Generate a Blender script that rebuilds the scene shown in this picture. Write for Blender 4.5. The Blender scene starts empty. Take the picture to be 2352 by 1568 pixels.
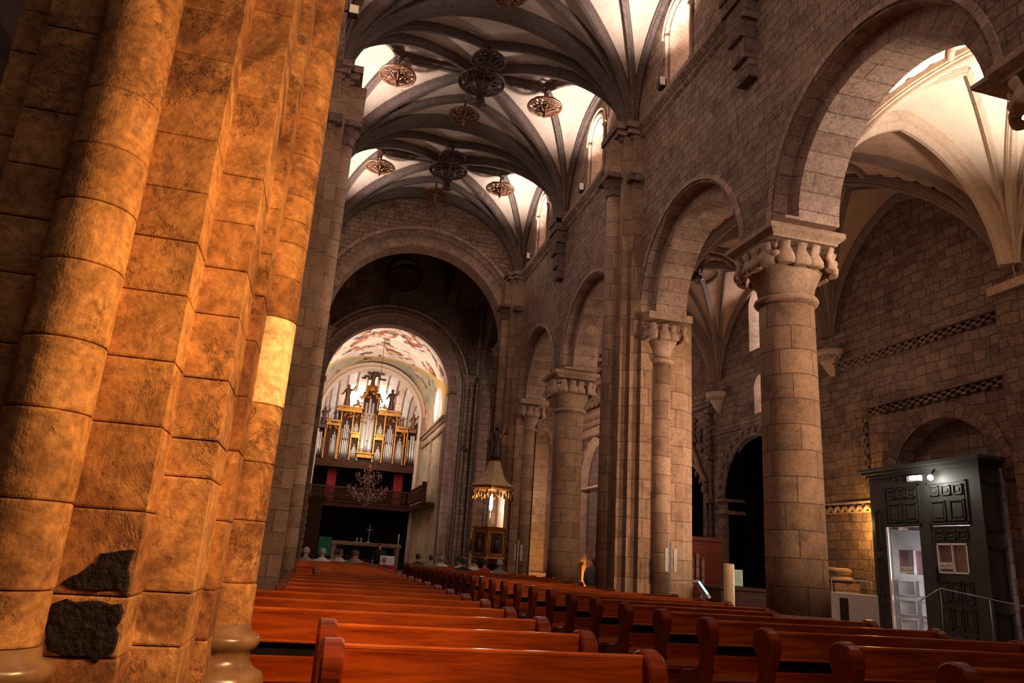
import bpy, math, random
from mathutils import Vector, Matrix, noise
random.seed(7)
PI = math.pi
sc = bpy.context.scene
C = sc.collection
sin, cos, sqrt = math.sin, math.cos, math.sqrt

# ---------------------------------------------------------------- camera
R0 = [(0.96444821, 0.13141932, 0.22927846), (-0.25629459, 0.25357384, 0.93274509), (0.0644417, -0.95834716, 0.27824089)]
cam = bpy.data.cameras.new('camera'); co = bpy.data.objects.new('camera', cam); C.objects.link(co)
cam.sensor_width = 36; cam.lens = 26.2367; cam.clip_start = 0.05; cam.clip_end = 300
M = Matrix(((R0[0][0], -R0[0][1], -R0[0][2], 0), (R0[1][0], -R0[1][1], -R0[1][2], 0), (R0[2][0], -R0[2][1], -R0[2][2], 1.35), (0, 0, 0, 1)))
co.matrix_world = M
sc.camera = co

# ---------------------------------------------------------------- mesh builder
class MB:
    def __init__(s): s.v = []; s.f = []; s.uv = []; s.t = []; s.sm = []
    def face(s, pts, uv=None, tint=0.5, smooth=False):
        i = len(s.v); s.v += [tuple(p) for p in pts]; s.f.append(tuple(range(i, i + len(pts))))
        if uv is None: uv = boxuv(pts)
        s.uv += list(uv); s.t += [tint] * len(pts); s.sm.append(smooth)
    def box(s, x0, x1, y0, y1, z0, z1, tint=0.5):
        p = [(x0, y0, z0), (x1, y0, z0), (x1, y1, z0), (x0, y1, z0), (x0, y0, z1), (x1, y0, z1), (x1, y1, z1), (x0, y1, z1)]
        for q in ((3, 2, 1, 0), (4, 5, 6, 7), (0, 1, 5, 4), (1, 2, 6, 5), (2, 3, 7, 6), (3, 0, 4, 7)):
            s.face([p[k] for k in q], None, tint)
    def bbox(s, x0, x1, y0, y1, z0, z1, b=0.01):           # box with chamfered edges (prism along z with chamfered plan + top)
        poly = [(x0 + b, y0), (x1 - b, y0), (x1, y0 + b), (x1, y1 - b), (x1 - b, y1), (x0 + b, y1), (x0, y1 - b), (x0, y0 + b)]
        cx, cy = (x0 + x1) / 2, (y0 + y1) / 2
        ins = [(x + (b if x < cx else -b), y + (b if y < cy else -b)) for x, y in poly]
        s.rings([[(x, y, z0) for x, y in ins], [(x, y, z0 + b) for x, y in poly], [(x, y, z1 - b) for x, y in poly], [(x, y, z1) for x, y in ins]], caps=True)
    def rings(s, rs, caps=False, smooth=False, closed=True, uvw=None):
        n = len(rs[0]); m = n if closed else n - 1
        per = [0.0]
        for k in range(n): per.append(per[-1] + (Vector(rs[0][(k + 1) % n]) - Vector(rs[0][k])).length)
        al = [0.0]
        for j in range(len(rs) - 1): al.append(al[-1] + (Vector(rs[j + 1][0]) - Vector(rs[j][0])).length)
        for j in range(len(rs) - 1):
            for k in range(m):
                k2 = (k + 1) % n
                s.face([rs[j][k], rs[j][k2], rs[j + 1][k2], rs[j + 1][k]],
                       [(per[k], al[j]), (per[k + 1], al[j]), (per[k + 1], al[j + 1]), (per[k], al[j + 1])], 0.5, smooth)
        if caps:
            s.face(list(reversed(rs[0]))); s.face(list(rs[-1]))
    def lathe(s, prof, c=(0, 0, 0), n=24, a0=0, a1=2 * PI, smooth=True, caps=True, axis='z'):
        full = abs(a1 - a0 - 2 * PI) < 1e-6
        m = n if full else n + 1
        rs = []
        for r, z in prof:
            ring = []
            for k in range(m):
                a = a0 + (a1 - a0) * k / n
                x, y = r * cos(a), r * sin(a)
                p = (c[0] + x, c[1] + y, c[2] + z)
                if axis == 'y': p = (c[0] + x, c[1] + z, c[2] + y)
                if axis == 'x': p = (c[0] + z, c[1] + x, c[2] + y)
                ring.append(p)
            rs.append(ring)
        s.rings(rs, caps=caps and full, smooth=smooth, closed=full)
    def tube(s, path, r, n=8, smooth=True, caps=True):
        rs = []; P = [Vector(p) for p in path]; up = None
        for i, p in enumerate(P):
            d = (P[min(i + 1, len(P) - 1)] - P[max(i - 1, 0)]).normalized()
            if up is None: up = Vector((0, 0, 1)) if abs(d.z) < 0.9 else Vector((1, 0, 0))
            sd = d.cross(up)
            if sd.length < 1e-4: sd = Vector((1, 0, 0))
            sd.normalize(); up = sd.cross(d).normalized()
            rr = r[i] if isinstance(r, (list, tuple)) else r
            rs.append([tuple(p + sd * (rr * cos(2 * PI * k / n)) + up * (rr * sin(2 * PI * k / n))) for k in range(n)])
        s.rings(rs, caps=caps, smooth=smooth)
    def sweep(s, path, prof, side=None, closed=True, smooth=False, caps=True):
        # prof: list of (side offset, down offset); side: fixed horizontal side vector, or taken from the plan direction
        P = [Vector(p) for p in path]; rs = []
        for i, p in enumerate(P):
            d = (P[min(i + 1, len(P) - 1)] - P[max(i - 1, 0)]).normalized()
            sd = Vector(side) if side is not None else Vector((0, 0, 1)).cross(d)
            if sd.length < 1e-5: sd = Vector((1, 0, 0))
            sd.normalize(); dn = d.cross(sd).normalized()
            if dn.z > 0.02: dn = -dn
            if side is not None and isinstance(side, Vector) and getattr(s, 'cen', None) is not None:
                dn = (s.cen - p); dn -= dn.dot(d) * d; dn.normalize()
            rs.append([tuple(p + sd * a + dn * b) for a, b in prof])
        s.rings(rs, caps=caps, smooth=smooth, closed=closed)
    def ball(s, c, r, n=10, m=6):
        rx, ry, rz = r if isinstance(r, tuple) else (r, r, r)
        rs = []
        for j in range(m + 1):
            t = -PI / 2 + PI * j / m; q = max(cos(t), 0.02)
            rs.append([(c[0] + rx * q * cos(2 * PI * k / n), c[1] + ry * q * sin(2 * PI * k / n), c[2] + rz * sin(t)) for k in range(n)])
        s.rings(rs, caps=True, smooth=True)
    def extrude(s, poly, a0, a1, axis='x', smooth=False):    # poly in the two other axes
        def P(u, v, a): return (a, u, v) if axis == 'x' else ((u, a, v) if axis == 'y' else (u, v, a))
        s.rings([[P(u, v, a0) for u, v in poly], [P(u, v, a1) for u, v in poly]], caps=True, smooth=smooth)
    def build(s, name, mat, parent=None, merge=True):
        me = bpy.data.meshes.new(name); me.from_pydata(s.v, [], s.f)
        uvl = me.uv_layers.new(name='UVMap')
        flat = [c for uv in s.uv for c in uv]; uvl.data.foreach_set('uv', flat)
        at = me.attributes.new('tint', 'FLOAT', 'CORNER'); at.data.foreach_set('value', s.t)
        me.polygons.foreach_set('use_smooth', s.sm)
        if merge:
            import bmesh
            b = bmesh.new(); b.from_mesh(me); bmesh.ops.remove_doubles(b, verts=b.verts, dist=1e-5)
            bmesh.ops.recalc_face_normals(b, faces=b.faces) if any(s.sm) or True else None
            b.to_mesh(me); b.free()
        me.update()
        o = bpy.data.objects.new(name, me); C.objects.link(o)
        if mat is not None: me.materials.append(mat)
        if parent is not None: o.parent = parent
        return o

def boxuv(pts):
    a, b, c = Vector(pts[0]), Vector(pts[1]), Vector(pts[2]); n = (b - a).cross(c - b)
    if n.length < 1e-12 and len(pts) > 3: n = (c - a).cross(Vector(pts[3]) - c)
    ax, ay, az = abs(n.x), abs(n.y), abs(n.z)
    if az >= ax and az >= ay: return [(p[0], p[1]) for p in pts]
    if ax >= ay: return [(p[1], p[2]) for p in pts]
    return [(p[0], p[2]) for p in pts]

def thing(name, label, cat, loc=(0, 0, 0), rz=0, group=None):
    o = bpy.data.objects.new(name, None); C.objects.link(o); o.location = loc; o.rotation_euler = (0, 0, rz)
    o.empty_display_size = 0.1
    o['label'] = label; o['category'] = cat
    if group: o['group'] = group
    return o
def tag(o, label, cat, group=None, kind=None):
    o['label'] = label; o['category'] = cat
    if group: o['group'] = group
    if kind: o['kind'] = kind
    return o
def struct(o, label=None):
    o['kind'] = 'structure'
    if label: o['label'] = label
    return o
def sroot(name, label=None):
    o = bpy.data.objects.new(name, None); C.objects.link(o); o['kind'] = 'structure'
    if label: o['label'] = label
    return o
def dup(root, loc=None, rz=None, label=None, group=None):
    r = root.copy(); C.objects.link(r)
    if loc is not None: r.location = loc
    if rz is not None: r.rotation_euler = (0, 0, rz)
    if label: r['label'] = label
    if group: r['group'] = group
    for ch in list(root.children):
        c = ch.copy(); C.objects.link(c); c.parent = r
        for g in ch.children:
            d = g.copy(); C.objects.link(d); d.parent = c
    return r

# ---------------------------------------------------------------- materials
def newmat(name):
    m = bpy.data.materials.new(name); m.use_nodes = True; nt = m.node_tree; nt.nodes.clear()
    out = nt.nodes.new('ShaderNodeOutputMaterial'); b = nt.nodes.new('ShaderNodeBsdfPrincipled')
    nt.links.new(b.outputs[0], out.inputs[0]); return m, nt, b
class NT:
    def __init__(s, nt): s.nt = nt
    def n(s, typ, **kw):
        x = s.nt.nodes.new(typ)
        for k, v in kw.items():
            if k.startswith('i_'): x.inputs[k[2:].replace('_', ' ')].default_value = v
            else: setattr(x, k, v)
        return x
    def l(s, a, b): s.nt.links.new(a, b)
    def ramp(s, fac, stops, interp='LINEAR'):
        r = s.nt.nodes.new('ShaderNodeValToRGB'); r.color_ramp.interpolation = interp
        e = r.color_ramp.elements
        while len(e) < len(stops): e.new(0.5)
        for k, (p, c) in enumerate(stops): e[k].position = p; e[k].color = (*c, 1)
        s.l(fac, r.inputs[0]); return r.outputs[0]
    def mix(s, a, b, fac, mode='MIX'):
        m = s.nt.nodes.new('ShaderNodeMix'); m.data_type = 'RGBA'; m.blend_type = mode
        for sock, val in ((m.inputs[0], fac), (m.inputs[6], a), (m.inputs[7], b)):
            if hasattr(val, 'is_linked') or hasattr(val, 'links'): s.l(val, sock)
            else: sock.default_value = val if not isinstance(val, tuple) else (*val[:3], 1)
        return m.outputs[2]
    def math(s, op, a, b=0.0, c=None, clamp=False):
        m = s.nt.nodes.new('ShaderNodeMath'); m.operation = op; m.use_clamp = clamp
        for k, val in enumerate((a, b) if c is None else (a, b, c)):
            if hasattr(val, 'links'): s.l(val, m.inputs[k])
            else: m.inputs[k].default_value = val
        return m.outputs[0]
    def noise(s, vec, scale, detail=5, rough=0.6, dist=0.0, out=0):
        x = s.nt.nodes.new('ShaderNodeTexNoise'); x.inputs['Scale'].default_value = scale; x.inputs['Detail'].default_value = detail
        x.inputs['Roughness'].default_value = rough; x.inputs['Distortion'].default_value = dist
        s.l(vec, x.inputs['Vector']); return x.outputs[out]
    def bump(s, h, strength, dist, bsdf):
        b = s.nt.nodes.new('ShaderNodeBump'); b.inputs['Strength'].default_value = strength; b.inputs['Distance'].default_value = dist
        s.l(h, b.inputs['Height']); s.l(b.outputs[0], bsdf.inputs['Normal'])

def stone(name, c1, c2, mortar, bw=0.5, bh=0.29, rough=0.85, stain=0.5, irregular=0.05, bumpd=0.02, use_tint=False, brick=True, spec=0.3, grain=0.85):
    m, nt, b = newmat(name); q = NT(nt)
    pos = q.n('ShaderNodeNewGeometry').outputs['Position']
    uv = q.n('ShaderNodeUVMap', uv_map='UVMap').outputs[0]
    big = q.noise(pos, 0.45, 4, 0.6); mid = q.noise(pos, 2.6, 6, 0.65, 0.6); fine = q.noise(pos, 24, 5, 0.7)
    if brick:
        wob = q.n('ShaderNodeTexNoise'); wob.inputs['Scale'].default_value = 1.7; q.l(uv, wob.inputs['Vector'])
        va = q.n('ShaderNodeVectorMath', operation='SUBTRACT'); q.l(wob.outputs['Color'], va.inputs[0]); va.inputs[1].default_value = (0.5, 0.5, 0.5)
        vs = q.n('ShaderNodeVectorMath', operation='SCALE'); q.l(va.outputs[0], vs.inputs[0]); vs.inputs['Scale'].default_value = irregular * 2
        vv = q.n('ShaderNodeVectorMath', operation='ADD'); q.l(uv, vv.inputs[0]); q.l(vs.outputs[0], vv.inputs[1])
        br = q.n('ShaderNodeTexBrick'); q.l(vv.outputs[0], br.inputs['Vector'])
        br.inputs['Scale'].default_value = 1; br.inputs['Brick Width'].default_value = bw; br.inputs['Row Height'].default_value = bh
        br.inputs['Mortar Size'].default_value = 0.011; br.inputs['Mortar Smooth'].default_value = 0.5; br.inputs['Bias'].default_value = 0
        br.inputs['Color1'].default_value = (0.15, 0.15, 0.15, 1); br.inputs['Color2'].default_value = (0.95, 0.95, 0.95, 1); br.inputs['Mortar'].default_value = (0.5, 0.5, 0.5, 1)
        br.offset_frequency = 2; br.squash = 0.75; br.squash_frequency = 3
        base = q.mix(c1, c2, br.outputs['Color'])
        base = q.mix(base, mortar, q.math('MULTIPLY', br.outputs['Fac'], 0.65))
        hgt = q.math('ADD', q.math('MULTIPLY', br.outputs['Fac'], -0.9), q.math('MULTIPLY', mid, 0.55))
        hgt = q.math('ADD', hgt, q.math('MULTIPLY', br.outputs['Color'], 0.3))
    elif use_tint:
        a = q.n('ShaderNodeAttribute', attribute_name='tint', attribute_type='GEOMETRY').outputs['Fac']
        base = q.mix(c1, c2, a); hgt = q.math('MULTIPLY', mid, 1.3)
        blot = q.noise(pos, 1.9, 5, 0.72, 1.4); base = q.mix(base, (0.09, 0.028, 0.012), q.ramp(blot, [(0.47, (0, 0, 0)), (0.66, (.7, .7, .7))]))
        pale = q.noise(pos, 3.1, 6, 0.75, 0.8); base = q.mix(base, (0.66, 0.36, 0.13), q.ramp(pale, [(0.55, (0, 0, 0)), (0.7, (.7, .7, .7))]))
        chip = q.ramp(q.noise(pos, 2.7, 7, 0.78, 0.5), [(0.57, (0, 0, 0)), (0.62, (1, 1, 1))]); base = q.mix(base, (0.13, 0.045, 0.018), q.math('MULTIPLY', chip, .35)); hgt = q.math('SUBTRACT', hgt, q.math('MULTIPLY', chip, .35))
    else:
        base = q.mix(c1, c2, big); hgt = q.math('MULTIPLY', mid, 0.6)
    dark = tuple(x * 0.42 for x in c1); light = tuple(min(1, x * 1.35) for x in c2)
    f1 = q.n('ShaderNodeMapRange'); q.l(mid, f1.inputs[0]); f1.inputs[1].default_value = 0.52; f1.inputs[2].default_value = 0.75
    base = q.mix(base, dark, q.math('MULTIPLY', f1.outputs[0], stain))
    f2 = q.n('ShaderNodeMapRange'); q.l(big, f2.inputs[0]); f2.inputs[1].default_value = 0.55; f2.inputs[2].default_value = 0.72
    base = q.mix(base, light, q.math('MULTIPLY', f2.outputs[0], stain * 0.7))
    f3 = q.ramp(fine, [(0.32, (0.55, 0.53, 0.52)), (0.62, (1.18, 1.18, 1.18))])
    base = q.mix(base, f3, grain, 'MULTIPLY')
    med = q.noise(pos, 7.5, 5, 0.7, 1.0); base = q.mix(base, q.ramp(med, [(0.36, (0.66, 0.6, 0.58)), (0.5, (1, 1, 1)), (0.66, (1.22, 1.2, 1.16))]), grain * .95, 'MULTIPLY')
    q.l(base, b.inputs['Base Color']); b.inputs['Roughness'].default_value = rough; b.inputs['Specular IOR Level'].default_value = spec
    hgt = q.math('ADD', hgt, q.math('MULTIPLY', fine, 0.22))
    q.bump(hgt, 0.9, bumpd, b)
    return m

def plain(name, col, rough=0.6, metal=0.0, var=0.15, scale=8, emit=None, es=1.0, bumpd=0.0, spec=0.5):
    m, nt, b = newmat(name); q = NT(nt)
    pos = q.n('ShaderNodeNewGeometry').outputs['Position']
    nz = q.noise(pos, scale, 4, 0.6)
    lo = tuple(max(0, x * (1 - var)) for x in col); hi = tuple(min(1, x * (1 + var)) for x in col)
    q.l(q.ramp(nz, [(0.3, lo), (0.7, hi)]), b.inputs['Base Color'])
    b.inputs['Roughness'].default_value = rough; b.inputs['Metallic'].default_value = metal; b.inputs['Specular IOR Level'].default_value = spec
    if emit: b.inputs['Emission Color'].default_value = (*emit, 1); b.inputs['Emission Strength'].default_value = es
    if bumpd: q.bump(nz, 0.8, bumpd, b)
    return m

def wood(name, c1, c2, rough=0.3, scale=1.0):
    m, nt, b = newmat(name); q = NT(nt)
    tc = q.n('ShaderNodeTexCoord').outputs['Object']
    mp = q.n('ShaderNodeMapping'); q.l(tc, mp.inputs[0]); mp.inputs['Scale'].default_value = (0.8 * scale, 9 * scale, 9 * scale)
    n1 = q.noise(mp.outputs[0], 1.6, 7, 0.65, 1.2); n2 = q.noise(mp.outputs[0], 7, 4, 0.6, 0.4)
    col = q.ramp(n1, [(0.3, c1), (0.66, c2)]); col = q.mix(col, q.ramp(n2, [(0.35, (0.7, 0.66, 0.66)), (0.6, (1.08, 1.08, 1.08))]), 0.6, 'MULTIPLY')
    q.l(col, b.inputs['Base Color']); b.inputs['Roughness'].default_value = rough
    b.inputs['Coat Weight'].default_value = 0.04; b.inputs['Specular Tint'].default_value = (1, .62, .38, 1); b.inputs['Coat Roughness'].default_value = 0.2; b.inputs['Specular IOR Level'].default_value = 0.2
    q.bump(n2, 0.25, 0.002, b); return m

def emis(name, col, s):
    m = bpy.data.materials.new(name); m.use_nodes = True; nt = m.node_tree; nt.nodes.clear()
    o = nt.nodes.new('ShaderNodeOutputMaterial'); e = nt.nodes.new('ShaderNodeEmission'); e.inputs[0].default_value = (*col, 1); e.inputs[1].default_value = s
    nt.links.new(e.outputs[0], o.inputs[0]); return m

MAT = {}
MAT['wall'] = stone('ashlar stone', (0.20, 0.122, 0.085), (0.34, 0.222, 0.158), (0.10, 0.06, 0.045), 0.33, 0.17, irregular=0.05, stain=.95)
MAT['wall_rough'] = stone('rough ashlar stone', (0.12, 0.066, 0.05), (0.27, 0.16, 0.115), (0.06, 0.033, 0.03), 0.38, 0.2, stain=0.9, irregular=0.09, bumpd=0.035)
MAT['shaft'] = stone('column stone', (0.24, 0.135, 0.08), (0.40, 0.245, 0.155), (0.13, 0.07, 0.045), 0.72, 0.38, irregular=0.02, stain=0.75, bumpd=0.012, grain=.55)
MAT['vous'] = stone('voussoir stone', (0.33, 0.20, 0.145), (0.50, 0.34, 0.26), (0.18, 0.10, 0.08), 3.0, 0.3, irregular=0.02, stain=0.5, bumpd=0.012)
MAT['carved'] = stone('carved stone', (0.34, 0.205, 0.14), (0.50, 0.34, 0.245), (0.2, 0.1, 0.08), brick=False, stain=0.7, bumpd=0.012, grain=.6)
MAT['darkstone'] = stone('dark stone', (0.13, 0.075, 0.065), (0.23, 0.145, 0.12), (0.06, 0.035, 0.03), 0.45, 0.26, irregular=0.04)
MAT['rib'] = stone('vault rib stone', (0.085, 0.054, 0.045), (0.15, 0.102, 0.083), (0.05, 0.03, 0.03), brick=False, stain=0.3, bumpd=0.01)
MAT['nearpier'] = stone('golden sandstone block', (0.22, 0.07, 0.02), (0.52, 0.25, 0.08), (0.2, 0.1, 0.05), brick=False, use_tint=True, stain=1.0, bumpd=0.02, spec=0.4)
MAT['polished'] = plain('worn polished stone', (0.2, 0.105, 0.05), 0.27, var=0.35, scale=6, bumpd=0.004)
MAT['blackpatch'] = plain('blackened mortar', (0.011, 0.006, 0.006), 0.75, var=0.8, scale=22, bumpd=0.03, spec=.25)
MAT['plaster'] = stone('vault plaster', (0.42, 0.29, 0.215), (0.56, 0.41, 0.32), (0.3, 0.2, 0.15), brick=False, stain=0.3, bumpd=0.003, grain=.22)
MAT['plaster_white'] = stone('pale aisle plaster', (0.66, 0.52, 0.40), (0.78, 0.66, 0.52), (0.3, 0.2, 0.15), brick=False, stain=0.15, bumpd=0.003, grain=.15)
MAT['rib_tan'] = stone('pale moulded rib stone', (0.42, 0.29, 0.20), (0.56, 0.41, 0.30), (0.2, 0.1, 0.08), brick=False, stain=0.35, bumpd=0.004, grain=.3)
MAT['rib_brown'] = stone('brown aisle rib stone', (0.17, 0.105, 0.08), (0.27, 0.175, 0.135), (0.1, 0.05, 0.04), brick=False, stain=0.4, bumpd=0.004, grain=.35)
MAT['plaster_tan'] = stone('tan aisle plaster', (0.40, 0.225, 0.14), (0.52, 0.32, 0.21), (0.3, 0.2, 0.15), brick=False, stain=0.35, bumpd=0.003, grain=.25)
MAT['floor'] = stone('floor slabs', (0.16, 0.10, 0.08), (0.26, 0.18, 0.14), (0.07, 0.04, 0.03), 0.6, 0.6, rough=0.35, irregular=0.0, bumpd=0.004, spec=0.5)
MAT['pew'] = wood('varnished red pew wood', (0.15, 0.015, 0.002), (0.38, 0.062, 0.004), 0.45)
MAT['pew_end'] = wood('darker pew end wood', (0.085, 0.011, 0.003), (0.19, 0.029, 0.006), 0.34)
MAT['pew_sheen'] = wood('pew rail sheen edge', (0.30, 0.045, 0.008), (0.55, 0.12, 0.02), 0.2)  # lighter edge colour paints the sheen line along the rails
MAT['dkwood'] = wood('dark walnut', (0.028, 0.010, 0.008), (0.075, 0.026, 0.018), 0.4)
MAT['choirwood_shade'] = plain('near black choir wood and shade', (0.009, 0.006, 0.006), 0.7, var=0.4, spec=.08)  # also paints shade in the pew gaps and the altar niche
MAT['confess'] = wood('maroon stained wood', (0.055, 0.010, 0.010), (0.11, 0.022, 0.018), 0.4)
MAT['door'] = plain('grey painted wood', (0.043, 0.042, 0.042), 0.55, var=0.2, scale=14)
MAT['doorleaf_lit'] = plain('daylit pale door grey', (0.42, 0.42, 0.44), 0.5, var=0.1)  # paler than the closed leaf: porch light put into the colour
MAT['gold'] = plain('gilded carving', (0.46, 0.21, 0.04), 0.32, 0.7, var=0.5, scale=14, bumpd=0.02)
MAT['bossgold'] = plain('tarnished gilt wood', (0.2, 0.085, 0.045), 0.3, 0.5, var=0.5, scale=12, bumpd=0.02)
MAT['bossdark'] = plain('smoked wood boss', (0.075, 0.035, 0.032), 0.4, 0.2, var=0.4, scale=12, bumpd=0.02)
MAT['pipe'] = plain('tin organ pipe', (0.66, 0.63, 0.62), 0.3, 0.35, var=0.05)
MAT['iron'] = plain('black iron', (0.02, 0.018, 0.017), 0.45, 0.6)
MAT['steel'] = plain('brushed steel', (0.35, 0.34, 0.34), 0.35, 0.9)
MAT['white'] = plain('white painted panel', (0.82, 0.80, 0.78), 0.5, var=0.03)
MAT['black'] = plain('black plastic', (0.012, 0.012, 0.014), 0.4, var=0.1)
MAT['day'] = emis('daylight glazing', (1.0, 0.97, 0.96), 14)
MAT['daysoft'] = emis('soft daylight glazing', (1.0, 0.9, 0.8), 5)
# ---------------------------------------------------------------- walls with arched openings
def garch(u, k):                                                   # unit pointed/round arch profile, k = 0 is round
    u = min(1.0, abs(u)); f0 = sqrt(1 - (k / (1 + k)) ** 2)
    return sqrt(max(0.0, 1 - ((u + k) / (1 + k)) ** 2)) / f0
class Op:
    def __init__(s, c, r, base, spring, h=None, k=0.0, circle=False): s.c, s.r, s.base, s.spring, s.h, s.k, s.circle = c, r, base, spring, (r if h is None else h), k, circle
    def hi(s, a): return s.spring + s.h * garch((a - s.c) / s.r, s.k)
    def lo(s, a): return s.spring - s.h * garch((a - s.c) / s.r, 0) if s.circle else s.base
    def cuts(s, n=28): return [s.c + s.r * sin(PI * (k / n - 0.5)) for k in range(n + 1)]
    def path(s, n=36, jamb=True):                                  # (a, z) along the opening edge
        pts = []
        for k in range(n + 1):
            a = s.c + s.r * sin(PI * (k / n - 0.5)); pts.append((a, s.hi(a)))
        if s.circle:
            pts += [(a, s.lo(a)) for a, z in reversed(pts[1:-1])]; pts.append(pts[0]); return pts
        if jamb and s.base < s.spring - 1e-4: pts = [(s.c - s.r, s.base)] + pts + [(s.c + s.r, s.base)]
        return pts
def P3(axis, c, a, z): return (c, a, z) if axis == 'x' else (a, c, z)
def panel(mb, axis, c, a0, a1, z0, z1, ops=()):
    top = z1 if callable(z1) else (lambda a: z1)
    cuts = {a0, a1}
    if callable(z1): cuts |= {a0 + (a1 - a0) * k / 60 for k in range(61)}
    for o in ops: cuts |= {x for x in o.cuts() if a0 < x < a1}
    cs = sorted(cuts)
    for p, q in zip(cs, cs[1:]):
        if q - p < 1e-6: continue
        m = (p + q) / 2
        act = sorted([o for o in ops if o.c - o.r < m < o.c + o.r], key=lambda o: o.lo(m))
        l0 = l1 = z0
        for o in act:
            mb.face([P3(axis, c, p, l0), P3(axis, c, q, l1), P3(axis, c, q, o.lo(q)), P3(axis, c, p, o.lo(p))], [(p, l0), (q, l1), (q, o.lo(q)), (p, o.lo(p))])
            l0, l1 = o.hi(p), o.hi(q)
        mb.face([P3(axis, c, p, l0), P3(axis, c, q, l1), P3(axis, c, q, top(q)), P3(axis, c, p, top(p))], [(p, l0), (q, l1), (q, top(q)), (p, top(p))])
def soffit(mb, axis, c0, c1, o, o2=None, n=36):
    A = o.path(n); B = (o2 or o).path(n); L = 0
    for k in range(len(A) - 1):
        d = sqrt((A[k + 1][0] - A[k][0]) ** 2 + (A[k + 1][1] - A[k][1]) ** 2)
        mb.face([P3(axis, c0, *A[k]), P3(axis, c0, *A[k + 1]), P3(axis, c1, *B[k + 1]), P3(axis, c1, *B[k])], [(c0, L), (c0, L + d), (c1, L + d), (c1, L)], smooth=True)
        L += d
def ringface(mb, axis, c, o, o2, n=36):                            # flat ring between two concentric openings
    A = o.path(n); B = o2.path(n); L = 0
    for k in range(len(A) - 1):
        d = sqrt((A[k + 1][0] - A[k][0]) ** 2 + (A[k + 1][1] - A[k][1]) ** 2); w = sqrt((A[k][0] - B[k][0]) ** 2 + (A[k][1] - B[k][1]) ** 2)
        mb.face([P3(axis, c, *A[k]), P3(axis, c, *A[k + 1]), P3(axis, c, *B[k + 1]), P3(axis, c, *B[k])], [(0, L), (0, L + d), (w, L + d), (w, L)])
        L += d
def archtube(mb, axis, c, o, r, n=36, jamb=True):
    mb.tube([P3(axis, c, a, z) for a, z in o.path(n, jamb)], r, 8)

CX, HW = 2.75, 3.55                                                # nave centre line and half width
XR, XL = CX + HW, CX - HW
SY = [4.75, 9.75, 14.75, 19.95, 24.85]                             # supports along the arcade
ARC = [(7.28, 1.98), (12.22, 2.0), (17.5, 2.06), (22.4, 2.0)]
ZS = 6.54

# floor
mb = MB(); mb.box(-7, 12.6, -4, 47, -0.12, 0); fl = struct(mb.build('floor', MAT['floor'])); fl['label'] = 'dark stone slab floor of the church'
mb = MB(); mb.box(-0.4, 5.55, 33.2, 46.5, 0, 0.32); mb.box(-0.2, 5.3, 32.8, 33.2, 0, 0.16); struct(mb.build('floor', MAT['floor']), 'raised choir floor with two steps')

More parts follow.
